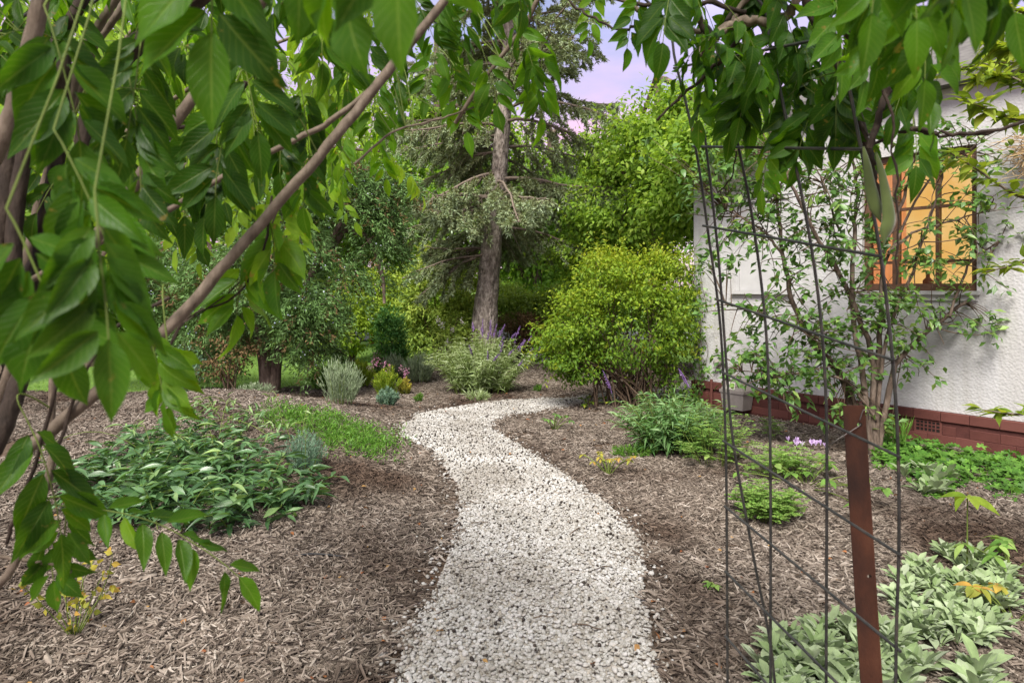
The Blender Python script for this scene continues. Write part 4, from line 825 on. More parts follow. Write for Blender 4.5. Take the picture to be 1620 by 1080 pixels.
# ------------------------------------------------------------------ bush sage with purple spikes
def sage_clump(name, label, base, rx, ry, h, nst, mat, key, ll, lw, nspike, nodes=9, spread=.55, dropw=.4, spike_pts=None, cat='sage', nleaf=300):
    root = empty(name, base, label, cat); ls = []; tips = []
    for q in range(nst):
        a = rng.uniform(0, 2 * np.pi); r = math.sqrt(rng.random()); b0 = np.array(base) + [rx * .45 * r * math.cos(a), ry * .45 * r * math.sin(a), -.02]
        e_ = np.array(base) + [rx * r * math.cos(a) * 1.05, ry * r * math.sin(a) * 1.05, h * (1 - .38 * r * r) * rng.uniform(.75, 1.08)]
        pts_ = curve3(b0, e_, [-(e_[0] - b0[0]) * spread * .3, -(e_[1] - b0[1]) * spread * .3, h * .06], 8)
        stem_obj('stem', root, pts_, np.linspace(.005, .003, 8), M['rachis'], 4); tips.append((pts_[-1], norm(pts_[-1] - pts_[-3])))
        for k_ in range(nodes):
            t = .15 + .85 * (k_ + .5 * rng.random()) / nodes; p_ = np.array([np.interp(t, np.linspace(0, 1, 8), pts_[:, j]) for j in range(3)]); az = rng.uniform(0, 6.28)
            for g_ in (0, math.pi):
                for rep in (0, 1):
                    ang = az + g_ + rep * 1.3; D = np.array([math.cos(ang), math.sin(ang), .75 - dropw * rng.random()]); sz = (1 - .35 * t) * (1 if rep == 0 else .6)
                    ls.append((p_, D, np.array([0, 0, 1.]) + rng.normal(size=3) * .25, ll * sz * rng.uniform(.75, 1.15), lw * sz * rng.uniform(.8, 1.2), np.clip(.25 + .45 * t + .2 * rng.normal(), 0, .999)))
    lv = tuple(np.array([l_[i] for l_ in ls]) for i in range(6))
    foliage(root, lv, M[mat], [tmpl('lance', .25, .55, n=6), tmpl('lance', .25, .85, n=6), tmpl('lance', .3, .3, .2, n=6)], key, nleaf, lo=tmpl('lance', .25, .6, n=4))
    order = sorted(range(len(tips)), key=lambda i: -tips[i][0][2] * .5 - .35 * tips[i][0][0] + .5 * rng.random())[:nspike]
    spk = [tips[i] for i in order] if spike_pts is None else spike_pts
    for p_, d_ in spk:
        l_ = rng.uniform(.14, .24); e_ = p_ + norm(d_ + rng.normal(size=3) * .25 + [0, 0, .2]) * l_ + [0, 0, -.02]; st = MB().tube(curve3(p_, e_, [0, 0, .02], 6), np.linspace(.004, .002, 6), 4)
        m_ = 70; f_ = rng.uniform(.15, 1, m_)[:, None]; st.leaves(DIA, (p_ + (e_ - p_) * f_, runit(m_) + norm(e_ - p_) * .4, runit(m_), rng.uniform(.012, .026, m_) * (1.3 - .7 * f_[:, 0]), rng.uniform(.007, .012, m_), rng.random(m_)))
        st.build('flower_spike', M['purple'], root)
    return root
sage_clump('bush_sage', 'big silvery green bush sage with purple flower spikes before the spruce', GD(762, 9.7), .84, .55, .86, 150, 'sage', 'sage_leaf', .15, .017, 32)
sage_clump('leafy_sage', 'green sage with long arching leaves between path and house', GD(1062, 6.1), .58, .42, .60, 70, 'bsage', 'long_sage_leaf', .17, .026, 3, nodes=8, spread=.8,
           spike_pts=[(W(968, 622, 6.1), np.array([-.6, 0, .75])), (W(1090, 612, 6.1), np.array([.2, 0, .5]))])

# ------------------------------------------------------------------ small bed plants
def tuft(name, label, base, rx, ry, h, n, mat, ll, lw, cat='plant', lean=.5, up=1.0, nst=10, tm=DIA, group=None, dome=True):
    """bush of many fine upright leaves; stems are parts"""
    root = empty(name, base, label, cat, group); ls = []
    k = max(6, n // 26)
    for q in range(k):
        a = rng.uniform(0, 2 * np.pi); r = math.sqrt(rng.random()); b0 = np.array(base) + [rx * .5 * r * math.cos(a), ry * .5 * r * math.sin(a), -.01]
        e_ = np.array(base) + [rx * r * math.cos(a), ry * r * math.sin(a), h * (math.sqrt(max(.12, 1 - .8 * r * r)) if dome else 1) * rng.uniform(.8, 1.08)]
        pts_ = curve3(b0, e_, [0, 0, h * .08], 5)
        if q < nst: stem_obj('stem', root, pts_, np.linspace(.004, .0018, 5), M['rachis'], 4)
        m_ = 26; f_ = rng.uniform(.12, 1, m_); P = b0 + (e_ - b0) * f_[:, None] + np.array([0, 0, h * .08]) * (4 * f_ * (1 - f_))[:, None]
        dd = norm(e_ - b0); ls.append((P, dd * up + runit(m_) * lean, runit(m_), ll * rng.uniform(.6, 1.2, m_), lw * rng.uniform(.7, 1.2, m_), np.clip(.2 + .45 * f_ + .2 * rng.normal(size=m_), 0, .999)))
    MB().leaves(tm, cat_lv(*ls)).build('foliage', M[mat], root, kind='stuff'); return root, ls
def heads(root, pts_, mat, m_=26, r=.02, sz=.018, name='flower'):
    for p_ in pts_:
        P = p_ + rng.normal(size=(m_, 3)) * [r * .6, r * .6, r]; MB().leaves(DIA, (P, runit(m_) + [0, 0, .4], runit(m_), np.full(m_, sz), np.full(m_, sz * .7), rng.random(m_))).build(name, M[mat], root)
heads(rose, [W(699, 514, 11.35), W(716, 522, 11.35), W(693, 507, 11.4), W(731, 510, 11.35), W(708, 540, 11.3)], 'white_bloom', r=.03, m_=30, sz=.035)
tuft('lavender_bush', 'tall grey lavender bush beside the green carpet planting', GD(538, 7.6), .27, .25, .52, 3600, 'lav', .06, .007, lean=.35)
tuft('lavender_bush', 'soft pale grey-green tufted bush left of the purple sage', GD(664, 10.6), .29, .28, .44, 3000, 'lav', .11, .009, lean=.3)
tuft('lavender_bush', 'faint grey tuft behind the lime flowering bush', GD(622, 10.9), .2, .2, .40, 1500, 'lav', .11, .009, lean=.3)
tuft('santolina_bush', 'small feathery grey-green bush at the edge of the leafy ground cover', GD(482, 5.0), .165, .16, .31, 3400, 'bluegrey', .035, .0045, lean=.6)
tuft('dwarf_bush', 'tiny dark blue-green ball shaped bush near the gravel bend', GD(613, 8.35), .135, .13, .22, 1600, 'bluegrey', .045, .011, lean=.7)
r_, ls = tuft('flowering_bush', 'lime green bush topped with pink blooms behind the tiny ball bush', GD(612, 9.2), .2, .19, .40, 1800, 'lime', .06, .014, lean=.6)
heads(r_, [W(608, 578, 9.2), W(598, 570, 9.25), W(614, 583, 9.1), W(592, 575, 9.2)], 'pink', r=.035)
r_, ls = tuft('flowering_bush', 'reddish green little plant with pink flowers beside the lime bush', GD(640, 9.4), .1, .1, .24, 700, 'seedling', .05, .014, lean=.7)
heads(r_, [W(636, 583, 9.35), W(644, 586, 9.35), W(640, 592, 9.3)], 'pink', r=.03)
r_, ls = tuft('penstemon', 'pink flower spikes rising behind the lime flowering bush', GD(604, 11.2), .16, .14, .42, 700, 'carpet', .08, .014, lean=.6)
heads(r_, [W(594, 566, 11.2), W(602, 562, 11.2), W(611, 563, 11.2)], 'pink', r=.05, m_=40, sz=.026)
tuft('flowering_bush', 'leafy lime plant among the bushes by the lawn', GD(565, 10.2), .26, .22, .42, 2000, 'lime', .07, .015, lean=.6)
tuft('flowering_bush', 'loose green plant at the corner of the lawn patch', GD(520, 9.9), .3, .25, .36, 1800, 'carpet', .07, .014, lean=.6)
tuft('thyme_tuft', 'low grey-green tuft below the juniper trunk', GD(405, 8.5), .26, .2, .2, 1500, 'lav', .05, .008, lean=.7)
tuft('weed_tuft', 'little yellow-green tuft on bare mulch before the sage', GD(664, 8.85), .07, .06, .11, 260, 'carpet', .05, .01, lean=.8)
tuft('weed_tuft', 'thin straw green tuft at the foot of the purple sage', GD(752, 8.9), .16, .1, .13, 300, 'sage', .10, .01, lean=.9)
tuft('weed_tuft', 'small green tuft behind the path end', GD(852, 9.8), .09, .08, .1, 260, 'carpet', .05, .01, lean=.9)
# carpet of bright green low leaves down the mound
cp = empty('carpet_planting', GD(520, 6.7), 'bright green low carpet planting running down the mulch mound', 'ground cover')
ls = []
cl_ = catmull([G(420, 655), G(470, 668), G(520, 682), G(560, 698), G(598, 714)], 10)
for q in range(360):
    t = rng.random(); c_ = cl_[int(t * (len(cl_) - 1))].copy(); wdt = .19 * math.sin(math.pi * min(1, .25 + .7 * (1 - t))) + .05
    c_[:2] += rng.normal(size=2) * [wdt * .75, wdt]; c_[2] = gz(c_[0], c_[1]); m_ = 22
    if t < .3 and rng.random() < .5: continue
    ls.append((c_ + rng.normal(size=(m_, 3)) * [.035, .035, 0] + [0, 0, 1] * rng.uniform(0, .09, (m_, 1)), runit(m_) * .9 + [0, 0, .8], runit(m_) + [0, 0, .4], rng.uniform(.03, .055, m_), rng.uniform(.006, .011, m_), np.clip(.5 + .25 * rng.normal(size=m_), 0, .999)))
MB().leaves(DIA, cat_lv(*ls)).build('foliage', M['carpet'], cp, kind='stuff')

# leafy ground cover in the left bed
gc = empty('leafy_ground_cover', G(320, 800), 'sprawling ground cover with long glossy green leaves on the mulch', 'ground cover')
ls = []; tend = 0
for q in range(230):
    for _ in range(30):
        px, py = rng.uniform(95, 550), rng.uniform(700, 850)
        if ((px - 300) / 200) ** 2 + ((py - 782) / 72) ** 2 < 1 and not (px > 425 and py < 775): break
    b0 = G(px, py); hh = .31 * math.sqrt(max(.05, 1 - ((px - 320) / 240) ** 2)) * rng.uniform(.25, 1.1)
    a = rng.uniform(0, 6.28); e_ = b0 + [math.cos(a) * rng.uniform(.08, .24), math.sin(a) * rng.uniform(.08, .24), hh]; pts_ = curve3(b0 - [0, 0, .02], e_, [0, 0, .05], 6)
    if q < 60: stem_obj('stem', gc, pts_, np.linspace(.004, .002, 6), M['rachis'], 4)
    m_ = 10
    for k_ in range(m_):
        t = (k_ + 1) / m_; p_ = np.array([np.interp(t, np.linspace(0, 1, 6), pts_[:, j]) for j in range(3)]); az = rng.uniform(0, 6.28)
        ls.append((p_, np.array([math.cos(az), math.sin(az), rng.uniform(-.15, .6)]), np.array([0, 0, 1.]) + rng.normal(size=3) * .3, rng.uniform(.09, .165), rng.uniform(.024, .04), np.clip(.15 + .45 * t + .2 * rng.normal(), 0, .999)))
for q in range(11):   # wandering tendrils
    b0 = G(rng.uniform(200, 480), rng.uniform(700, 790)) + [0, 0, .2]; e_ = b0 + [rng.normal() * .3, rng.normal() * .2, rng.uniform(.05, .22)]
    stem_obj('tendril', gc, curve3(b0, e_, [0, 0, .14], 8), .0022, M['rachis'], 4)
    for k_ in range(4): ls.append((e_ + rng.normal(size=3) * .02, runit(1)[0] + [0, 0, .2], np.array([0, 0, 1.]) + rng.normal(size=3) * .3, rng.uniform(.05, .09), .016, .95))
for q in range(26):   # runners up the mound
    b0 = G(rng.uniform(290, 440), rng.uniform(650, 700)); m_ = 5
    for k_ in range(m_): ls.append((b0 + rng.normal(size=3) * .05 + [0, 0, .07], runit(1)[0] + [0, 0, .3], np.array([0, 0, 1.]) + rng.normal(size=3) * .3, rng.uniform(.07, .12), rng.uniform(.018, .028), rng.uniform(.5, .99)))
lv = tuple(np.array([l_[i] for l_ in ls]) for i in range(6))
foliage(gc, lv, M['cover'], [tmpl('lance', .35, .25, n=6), tmpl('lance', .4, .5, n=6), tmpl('lance', .2, .1, .3, n=6)], 'cover_leaf', 300, lo=tmpl('lance', .35, .3, n=4))

# lamb's ear clumps
def lambs(label, pxs, n_ros, ll, base, sp_=1.0, nl=11):
    root = empty('lambs_ear', base, label, 'lambs ear', None); ls = []
    for q in range(n_ros):
        for _ in range(40):
            px, py = rng.uniform(pxs[0], pxs[2]), rng.uniform(pxs[1], pxs[3]); cx_, cy_ = (pxs[0] + pxs[2]) / 2, (pxs[1] + pxs[3]) / 2
            if ((px - cx_) / (pxs[2] - cx_)) ** 2 + ((py - cy_) / (pxs[3] - cy_)) ** 2 < 1: break
        b0 = G(px, py); ls0 = rng.uniform(.75, 1.15)
        for k_ in range(nl):
            az = k_ * 2.4 + rng.normal() * .3; el_ = rng.uniform(.75, 1.4) * (.7 + .5 * k_ / nl); D = np.array([math.cos(az) * math.cos(el_), math.sin(az) * math.cos(el_), math.sin(el_)])
            ls.append((b0 + D * .015 + [0, 0, .02], D, np.array([-math.cos(az) * .6, -math.sin(az) * .6, 1.]) + rng.normal(size=3) * .2, ll * ls0 * rng.uniform(.65, 1.1), ll * .34 * ls0 * rng.uniform(.8, 1.15), np.clip(.55 + .22 * rng.normal(), 0, .999)))
        if q < 40: stem_obj('stem', root, [b0 - [0, 0, .03], b0 + [0, 0, .0], b0 + [0, 0, .03]], [.006, .006, .004], M['lambs'], 5)
    lv = tuple(np.array([l_[i] for l_ in ls]) for i in range(6))
    foliage(root, lv, M['lambs'], [tmpl('spat', .35, .3, n=6), tmpl('spat', .45, .5, n=6), tmpl('spat', .3, .15, .15, n=6)], 'lambs_leaf', 300, lo=tmpl('spat', .35, .3, n=5)); return root
lambs('velvety silver lambs ear clump around the foot of the rusty post', (1200, 1005, 1460, 1150), 80, .105, G(1330, 1090))
lambs('wide velvety silver lambs ear clump beside the lime leaved seedling', (1415, 880, 1600, 1035), 105, .095, G(1500, 960))
lambs('small lambs ear clump beside the green clover carpet', (1395, 755, 1510, 790), 9, .14, G(1450, 775))
lambs('little lambs ear offset at the edge of the bed near the post', (1490, 1080, 1580, 1125), 5, .13, G(1530, 1100))

# hellebore like seedlings with lime leaves
def palm_plant(name, label, base, h, nst, nl, ll, lw, mat, key, cat='seedling', spread=.12):
    root = empty(name, base, label, cat); ls = []
    for q in range(nst):
        e_ = np.array(base) + [rng.normal() * spread, rng.normal() * spread, h * rng.uniform(.7, 1.1)]; pts_ = curve3(np.array(base) - [0, 0, .02], e_, [0, 0, .03], 5); stem_obj('stem', root, pts_, np.linspace(.005, .003, 5), M['rachis'], 5)
        a0 = rng.uniform(0, 6.28)
        for k_ in range(nl):
            az = a0 + k_ * 2 * math.pi / nl; ls.append((e_, np.array([math.cos(az), math.sin(az), rng.uniform(-.35, .25)]), np.array([0, 0, 1.]) + rng.normal(size=3) * .2, ll * rng.uniform(.8, 1.15), lw * rng.uniform(.8, 1.1), rng.random()))
    lv = tuple(np.array([l_[i] for l_ in ls]) for i in range(6)); foliage(root, lv, M[mat], [tmpl('ellip', .3, .3, n=6), tmpl('ellip', .2, .5, n=6)], key, 300); return root
palm_plant('lime_seedling', 'upright seedling with broad lime green leaves among the lambs ear', W(1530, 905, 3.55) * [1, 1, 0] + [0, 0, .0], .38, 1, 6, .14, .055, 'lime', 'lime_leaf', spread=.01)
palm_plant('lime_seedling', 'low seedling with yellow-green leaflets at the edge of the lambs ear', G(1600, 905), .16, 6, 5, .09, .035, 'fern', 'low_lime_leaf')
palm_plant('lime_seedling', 'yellowing seedling behind the wide lambs ear clump', G(1605, 985), .13, 5, 5, .07, .035, 'seedling', 'yellowing_leaf')
palm_plant('green_seedling', 'fresh green broad leaved plant below the cyclamen', G(1275, 770), .14, 16, 4, .075, .05, 'fern', 'broad_leaf', spread=.3, cat='plant')
palm_plant('green_seedling', 'small sprig of green leaves on mulch beside the path', G(876, 682), .17, 8, 5, .05, .026, 'camellia', 'sprig_leaf', spread=.07)
palm_plant('green_seedling', 'yellow-red seedling with a green base on the mulch', G(962, 752), .16, 12, 5, .045, .022, 'seedling', 'red_leaf', spread=.1)
palm_plant('green_seedling', 'tiny lone green seedling on the mulch behind the mesh', G(1138, 942), .05, 3, 4, .04, .022, 'fern', 'tiny_leaf', spread=.03)
palm_plant('green_seedling', 'low creeping green plant under the yellow shrub', G(930, 643), .1, 14, 5, .05, .03, 'yellow', 'creep_leaf', spread=.16)
tuft('low_carpet', 'soft yellow-green low mat beside the arching sage', G(1003, 722), .22, .14, .10, 1600, 'carpet', .035, .007, lean=.8)

# ferny plants
def ferny(name, label, base, r, h, nst, mat='fern', fl=.14, cat='fern plant'):
    root = empty(name, base, label, cat); ls = []
    for q in range(nst):
        a = rng.uniform(0, 6.28); rr = math.sqrt(rng.random()) * r; e_ = np.array(base) + [rr * math.cos(a), rr * math.sin(a), h * rng.uniform(.45, 1.05) * (1 - .4 * (rr / r) ** 2)]
        b0 = np.array(base) + [rr * .4 * math.cos(a), rr * .4 * math.sin(a), -.02]; pts_ = curve3(b0, e_, [0, 0, .05], 6); stem_obj('stem', root, pts_, np.linspace(.003, .0018, 6), M['rachis'], 4)
        for k_ in range(7):
            t = .3 + .7 * k_ / 6; p_ = np.array([np.interp(t, np.linspace(0, 1, 6), pts_[:, j]) for j in range(3)]); az = k_ * 2.3 + a; fd = norm(np.array([math.cos(az), math.sin(az), .45])); sd_ = norm(np.cross(fd, [0, 0, 1.])); l_ = fl * (1.1 - .5 * t) * rng.uniform(.8, 1.2)
            m_ = 9
            for sg in (-1, 1):
                f_ = np.linspace(.15, 1, m_); P = p_ + fd * (l_ * f_)[:, None] - np.array([0, 0, .25 * l_]) * (f_ ** 2)[:, None]
                ls.append((P, np.tile(sd_ * sg + fd * .7, (m_, 1)) + rng.normal(size=(m_, 3)) * .15, np.tile([0, 0, 1.], (m_, 1)) + rng.normal(size=(m_, 3)) * .3, .3 * l_ * (1.15 - f_ * .7), np.full(m_, .010), np.clip(.3 + .4 * t + .2 * rng.normal(size=m_), 0, .999)))
    MB().leaves(TLA, cat_lv(*ls)).build('fronds', M[mat], root, kind='stuff'); return root
ferny('ferny_plant', 'upright pale ferny plant in front of the arching sage', GD(1130, 5.7), .34, .52, 34)
ferny('ferny_plant', 'dense low ferny mound on mulch behind the wire mesh', GD(1213, 4.35), .24, .26, 60, fl=.10)
ferny('ferny_plant', 'feathery green plant below the cyclamen flowers', GD(1240, 5.2), .3, .3, 26)
ferny('ferny_plant', 'small lone fern sprig with yellowing tip before the meter box', GD(1222, 6.5), .1, .34, 6, fl=.13)
# geranium carpet at the plinth
PALM_V = [(0, .5, .0)]; 
for k_ in range(15):
    a = -2.5 + 5.0 * k_ / 14; r = .5 if k_ % 3 else .34
    if k_ % 3 == 0 and 0 < k_ < 14: r = .3
    PALM_V.append((r * math.sin(a), .5 + r * math.cos(a), .05 * (k_ % 3 != 0)))
PALM = (np.array(PALM_V), np.array([(0, i + 1, i) for i in range(1, 15)]), np.array([(v_[0] + .5, v_[1]) for v_ in PALM_V]))
ge = empty('clover_carpet', GD(1530, 5.5), 'dense carpet of lobed green leaves along the brick plinth', 'ground cover')
ls = []
m_ = 3600; px = rng.uniform(1385, 1760, m_); d_ = rng.uniform(4.75, 6.6, m_)
P = np.array([GD(a_, b_) for a_, b_ in zip(px, d_)]); dw = (P - A) @ NN
edge = 4.95 + .25 * np.sin(px * .05) + np.clip((1480 - px) / 100, 0, 1) * .45
k = (dw > .22) & (d_ > edge); P = P[k]; m_ = len(P)
P[:, 2] += .02 + .09 * rng.random(m_) * np.clip((d_[k] - edge[k]) / .3, .2, 1)
foliage(ge, (P, runit(m_) * [1, 1, .25], np.array([0, 0, 1.]) + runit(m_) * .45 + [0, -.25, 0], rng.uniform(.05, .085, m_), rng.uniform(.055, .085, m_), np.clip(.5 + .25 * rng.normal(size=m_), 0, .999)), M['clover'], [PALM], 'clover_leaf', 300, lo=PALM)
tuft('weed_tuft', 'thin green grass blades standing before the brick plinth', GD(1420, 6.3), .14, .1, .22, 130, 'carpet', .16, .006, lean=.3)
# cyclamen
cyc = empty('cyclamen', GD(1280, 6.0), 'pale lilac cyclamen flowers on bare dark mulch', 'cyclamen')
for q in range(16):
    f0 = W(rng.uniform(1253, 1308), rng.uniform(702, 728), 6.0); f0[1] += rng.normal() * .05; g0 = np.array([f0[0] + rng.normal() * .02, f0[1], gz(f0[0], f0[1])])
    if f0[2] < g0[2] + .05: f0[2] = g0[2] + .06 + .04 * rng.random()
    fo = MB().tube([f0, f0 * [1, 1, 0] + [0, 0, f0[2] - .01]], .004, 5); fo.leaves(tmpl('ellip', .2, -.3, n=4), (np.tile(f0, (5, 1)), np.array([[math.cos(a_) * .5, math.sin(a_) * .5, 1] for a_ in np.arange(5) * 1.257 + rng.random()]), runit(5), np.full(5, .04), np.full(5, .018), rng.random(5)))
    fo.build('flower', M['lilac'], cyc); stem_obj('stem', cyc, curve3(g0 - [0, 0, .01], f0, [.004, 0, 0], 4), .002, M['twig'], 4)

# yellowing seedling in the near left bed
ys2 = empty('yellowing_seedling', G(118, 1010), 'spindly yellowing seedling with one violet bud on near mulch', 'seedling'); sbp = G(118, 1010); ls = []
for px, py in ((60, 940), (100, 895), (128, 905), (150, 885), (178, 875), (175, 930), (140, 960), (90, 925), (120, 985), (135, 935), (35, 925), (20, 1000), (165, 905), (110, 930)):
    e_ = W(px, py, sbp[1] * rng.uniform(.95, 1.05)); pts_ = curve3(sbp - [0, 0, .01], e_, [rng.normal() * .02, 0, .03], 7); stem_obj('stem', ys2, pts_, np.linspace(.003, .0015, 7), M['rachis'], 4)
    for k_ in range(6):
        t = rng.uniform(.5, 1); p_ = pts_[min(6, int(t * 6.99))]; ls.append((p_ + rng.normal(size=3) * .008, runit(1)[0] + [0, 0, -.3], runit(1)[0] + [0, -.8, .5], rng.uniform(.026, .045), rng.uniform(.018, .03), rng.random()))
lv = tuple(np.array([l_[i] for l_ in ls]) for i in range(6)); foliage(ys2, lv, M['seedling'], [tmpl('ovate', .2, .2, n=5), tmpl('ovate', .3, .5, n=5)], 'seedling_leaf', 300)
f0 = W(145, 893, sbp[1]); MB().leaves(tmpl('ellip', .5, .1, n=4), (np.tile(f0, (4, 1)), np.tile([.1, 0, -1.], (4, 1)) + rng.normal(size=(4, 3)) * .15, runit(4), np.full(4, .028), np.full(4, .012), rng.random(4))).build('violet_bud', M['purple'], ys2)

# ------------------------------------------------------------------ shrub in front of the house
cb = GD(1378, 6.1); ca = empty('house_shrub', cb, 'many-stemmed glossy green shrub growing against the white house wall', 'shrub')
stems = [([(1375, 745), (1345, 610), (1300, 555), (1258, 470), (1243, 380), (1232, 300)], .035), ([(1378, 745), (1362, 600), (1346, 500), (1346, 380), (1352, 300), (1340, 230)], .03), ([(1382, 745), (1376, 560), (1330, 440), (1290, 370), (1250, 290), (1220, 240)], .028),
         ([(1386, 745), (1412, 600), (1440, 552), (1500, 500), (1560, 458), (1640, 430)], .03), ([(1382, 745), (1390, 600), (1398, 500), (1402, 400), (1432, 320), (1450, 250)], .03), ([(1376, 745), (1350, 620), (1310, 560), (1270, 520), (1210, 500), (1150, 480)], .018),
         ([(1240, 400), (1215, 370), (1180, 345), (1150, 330)], .014), ([(1402, 400), (1440, 370), (1500, 350), (1570, 330)], .014), ([(1500, 500), (1530, 420), (1580, 380), (1640, 360)], .013), ([(1346, 400), (1310, 320), (1290, 260)], .013), ([(1380, 660), (1330, 600), (1250, 590), (1170, 585)], .013), ([(1400, 420), (1460, 300), (1520, 250), (1560, 215)], .013), ([(1384, 745), (1395, 560), (1440, 430), (1470, 340), (1490, 270)], .02)]
ls = []; anchors = []
for pts_, r_ in stems:
    c_ = ws(pts_, (6.1, 6.1 + rng.uniform(-.25, .15)), 6); c_[:, 1] += rng.normal() * .05; c_[1:] += rng.normal(size=(len(c_) - 1, 3)) * .006
    stem_obj('stem', ca, c_, np.linspace(r_, r_ * .35, len(c_)), M['bark'], 7)
    for p_ in c_[int(len(c_) * .35):]: anchors.append(p_)
anchors = np.array(anchors)
for q in range(430):
    p_ = anchors[rng.integers(0, len(anchors))]
    if p_[2] < .75 and rng.random() < .6: continue
    l_ = rng.uniform(.15, .5); dd = norm(rng.normal(size=3) * [1, .45, .7] + [0, -.25, .15]); e_ = p_ + dd * l_; pts_ = curve3(p_, e_, rng.normal(size=3) * .04, 5)
    if (e_ - A) @ NN < .08: continue
    wpx, wpy = e_[0] / e_[1] * FPX + CX, HY - (e_[2] - EYE) / e_[1] * FPX
    if 1385 < wpx < 1545 and 215 < wpy < 455 and rng.random() < .6: continue
    stem_obj('twig', ca, pts_, np.linspace(.006, .002, 5), M['twig'], 4)
    if rng.random() < .18: continue
    for t in (.45, .7, .85, 1.0):
        m_ = rng.integers(2, 6); c_ = p_ + (e_ - p_) * t; ls.append((c_ + rng.normal(size=(m_, 3)) * .025, dd * .5 + runit(m_) * [1, 1, .6], np.array([0, 0, 1.]) + runit(m_) * .6 + [0, -.3, 0], rng.uniform(.06, .105, m_), rng.uniform(.032, .052, m_), np.clip(.38 + .25 * rng.normal(size=m_) + .15 * rng.normal(), 0, .999)))
for px, py, r_, nl_ in ((1140, 260, .28, 130), (1180, 285, .3, 120), (1260, 270, .3, 100), (1200, 520, .22, 90), (1250, 600, .22, 110), (1190, 570, .2, 110), (1310, 570, .2, 80), (1500, 245, .18, 40), (1565, 370, .16, 50), (1490, 410, .16, 40), (1360, 650, .2, 80), (1455, 520, .18, 60), (1300, 480, .18, 50), (1540, 520, .12, 40), (1150, 420, .15, 60)):
    c_ = W(px, py, 6.1); k_ = nl_ // 4
    for j in range(k_):
        cc_ = c_ + rng.normal(size=3) * [r_, .12, r_ * .6]; m_ = 7; ls.append((cc_ + rng.normal(size=(m_, 3)) * .03, runit(m_) * [1, 1, .6] + [0, -.2, -.1], np.array([0, -.3, 1.]) + runit(m_) * .6, rng.uniform(.06, .105, m_), rng.uniform(.032, .052, m_), np.clip(.42 + .25 * rng.normal(size=m_) + .15 * rng.normal(), 0, .999)))
        tt = anchors[np.argmin(((anchors - cc_) ** 2).sum(1))]; stem_obj('twig', ca, curve3(tt, cc_, [0, 0, .03], 5), np.linspace(.005, .002, 5), M['twig'], 4)
foliage(ca, cat_lv(*ls), M['camellia'], [tmpl('ellip', .25, .25, n=5), tmpl('ellip', .2, .5, n=5), tmpl('ovate', .3, .1, n=5)], 'house_shrub_leaf', 300, lo=TEL)

# lime leaved shrub reaching in beside the window
ls_root = GD(1760, 3.4); rs = empty('overhanging_shrub', ls_root, 'pale lime leaved shrub with thin twigs reaching across the house window', 'shrub'); ls = []
for pts_, d_ in (([(1760, 850), (1740, 500), (1660, 340), (1600, 305), (1545, 268), (1500, 240)], 3.3), ([(1740, 520), (1680, 180), (1640, 60), (1560, 40)], 3.0), ([(1750, 700), (1690, 640), (1620, 655), (1555, 648)], 3.4), ([(1740, 450), (1680, 400), (1620, 415), (1560, 430)], 3.5), ([(1690, 230), (1640, 150), (1590, 120), (1545, 130)], 3.2), ([(1760, 300), (1700, 60), (1620, 20), (1530, 0)], 2.6), ([(1750, 350), (1690, 200), (1610, 190), (1530, 160)], 2.8), ([(1750, 250), (1700, 130), (1640, 90), (1570, 65)], 2.4), ([(1750, 280), (1690, 120), (1600, 100), (1500, 110)], 3.0)):
    c_ = ws(pts_, d_, 5); stem_obj('stem', rs, c_, np.linspace(.012, .003, len(c_)), M['greytwig'], 5)
    k_ = len(c_)
    for j in range(k_ // 3, k_):
        for rep in range(4 if c_[-1][2] > 2.2 else 2):
            m_ = 2; ls.append((c_[j] + rng.normal(size=(m_, 3)) * .01, runit(m_) * [1, 1, .5] + [-.4, 0, .1], np.array([0, -.2, 1.]) + runit(m_) * .5, rng.uniform(.07, .11, m_), rng.uniform(.03, .045, m_), rng.random(m_) * .9))
foliage(rs, cat_lv(*ls), M['lime'], [tmpl('ovate', .25, .25, n=6), tmpl('ovate', .2, .45, n=6)], 'overhang_leaf', 300)

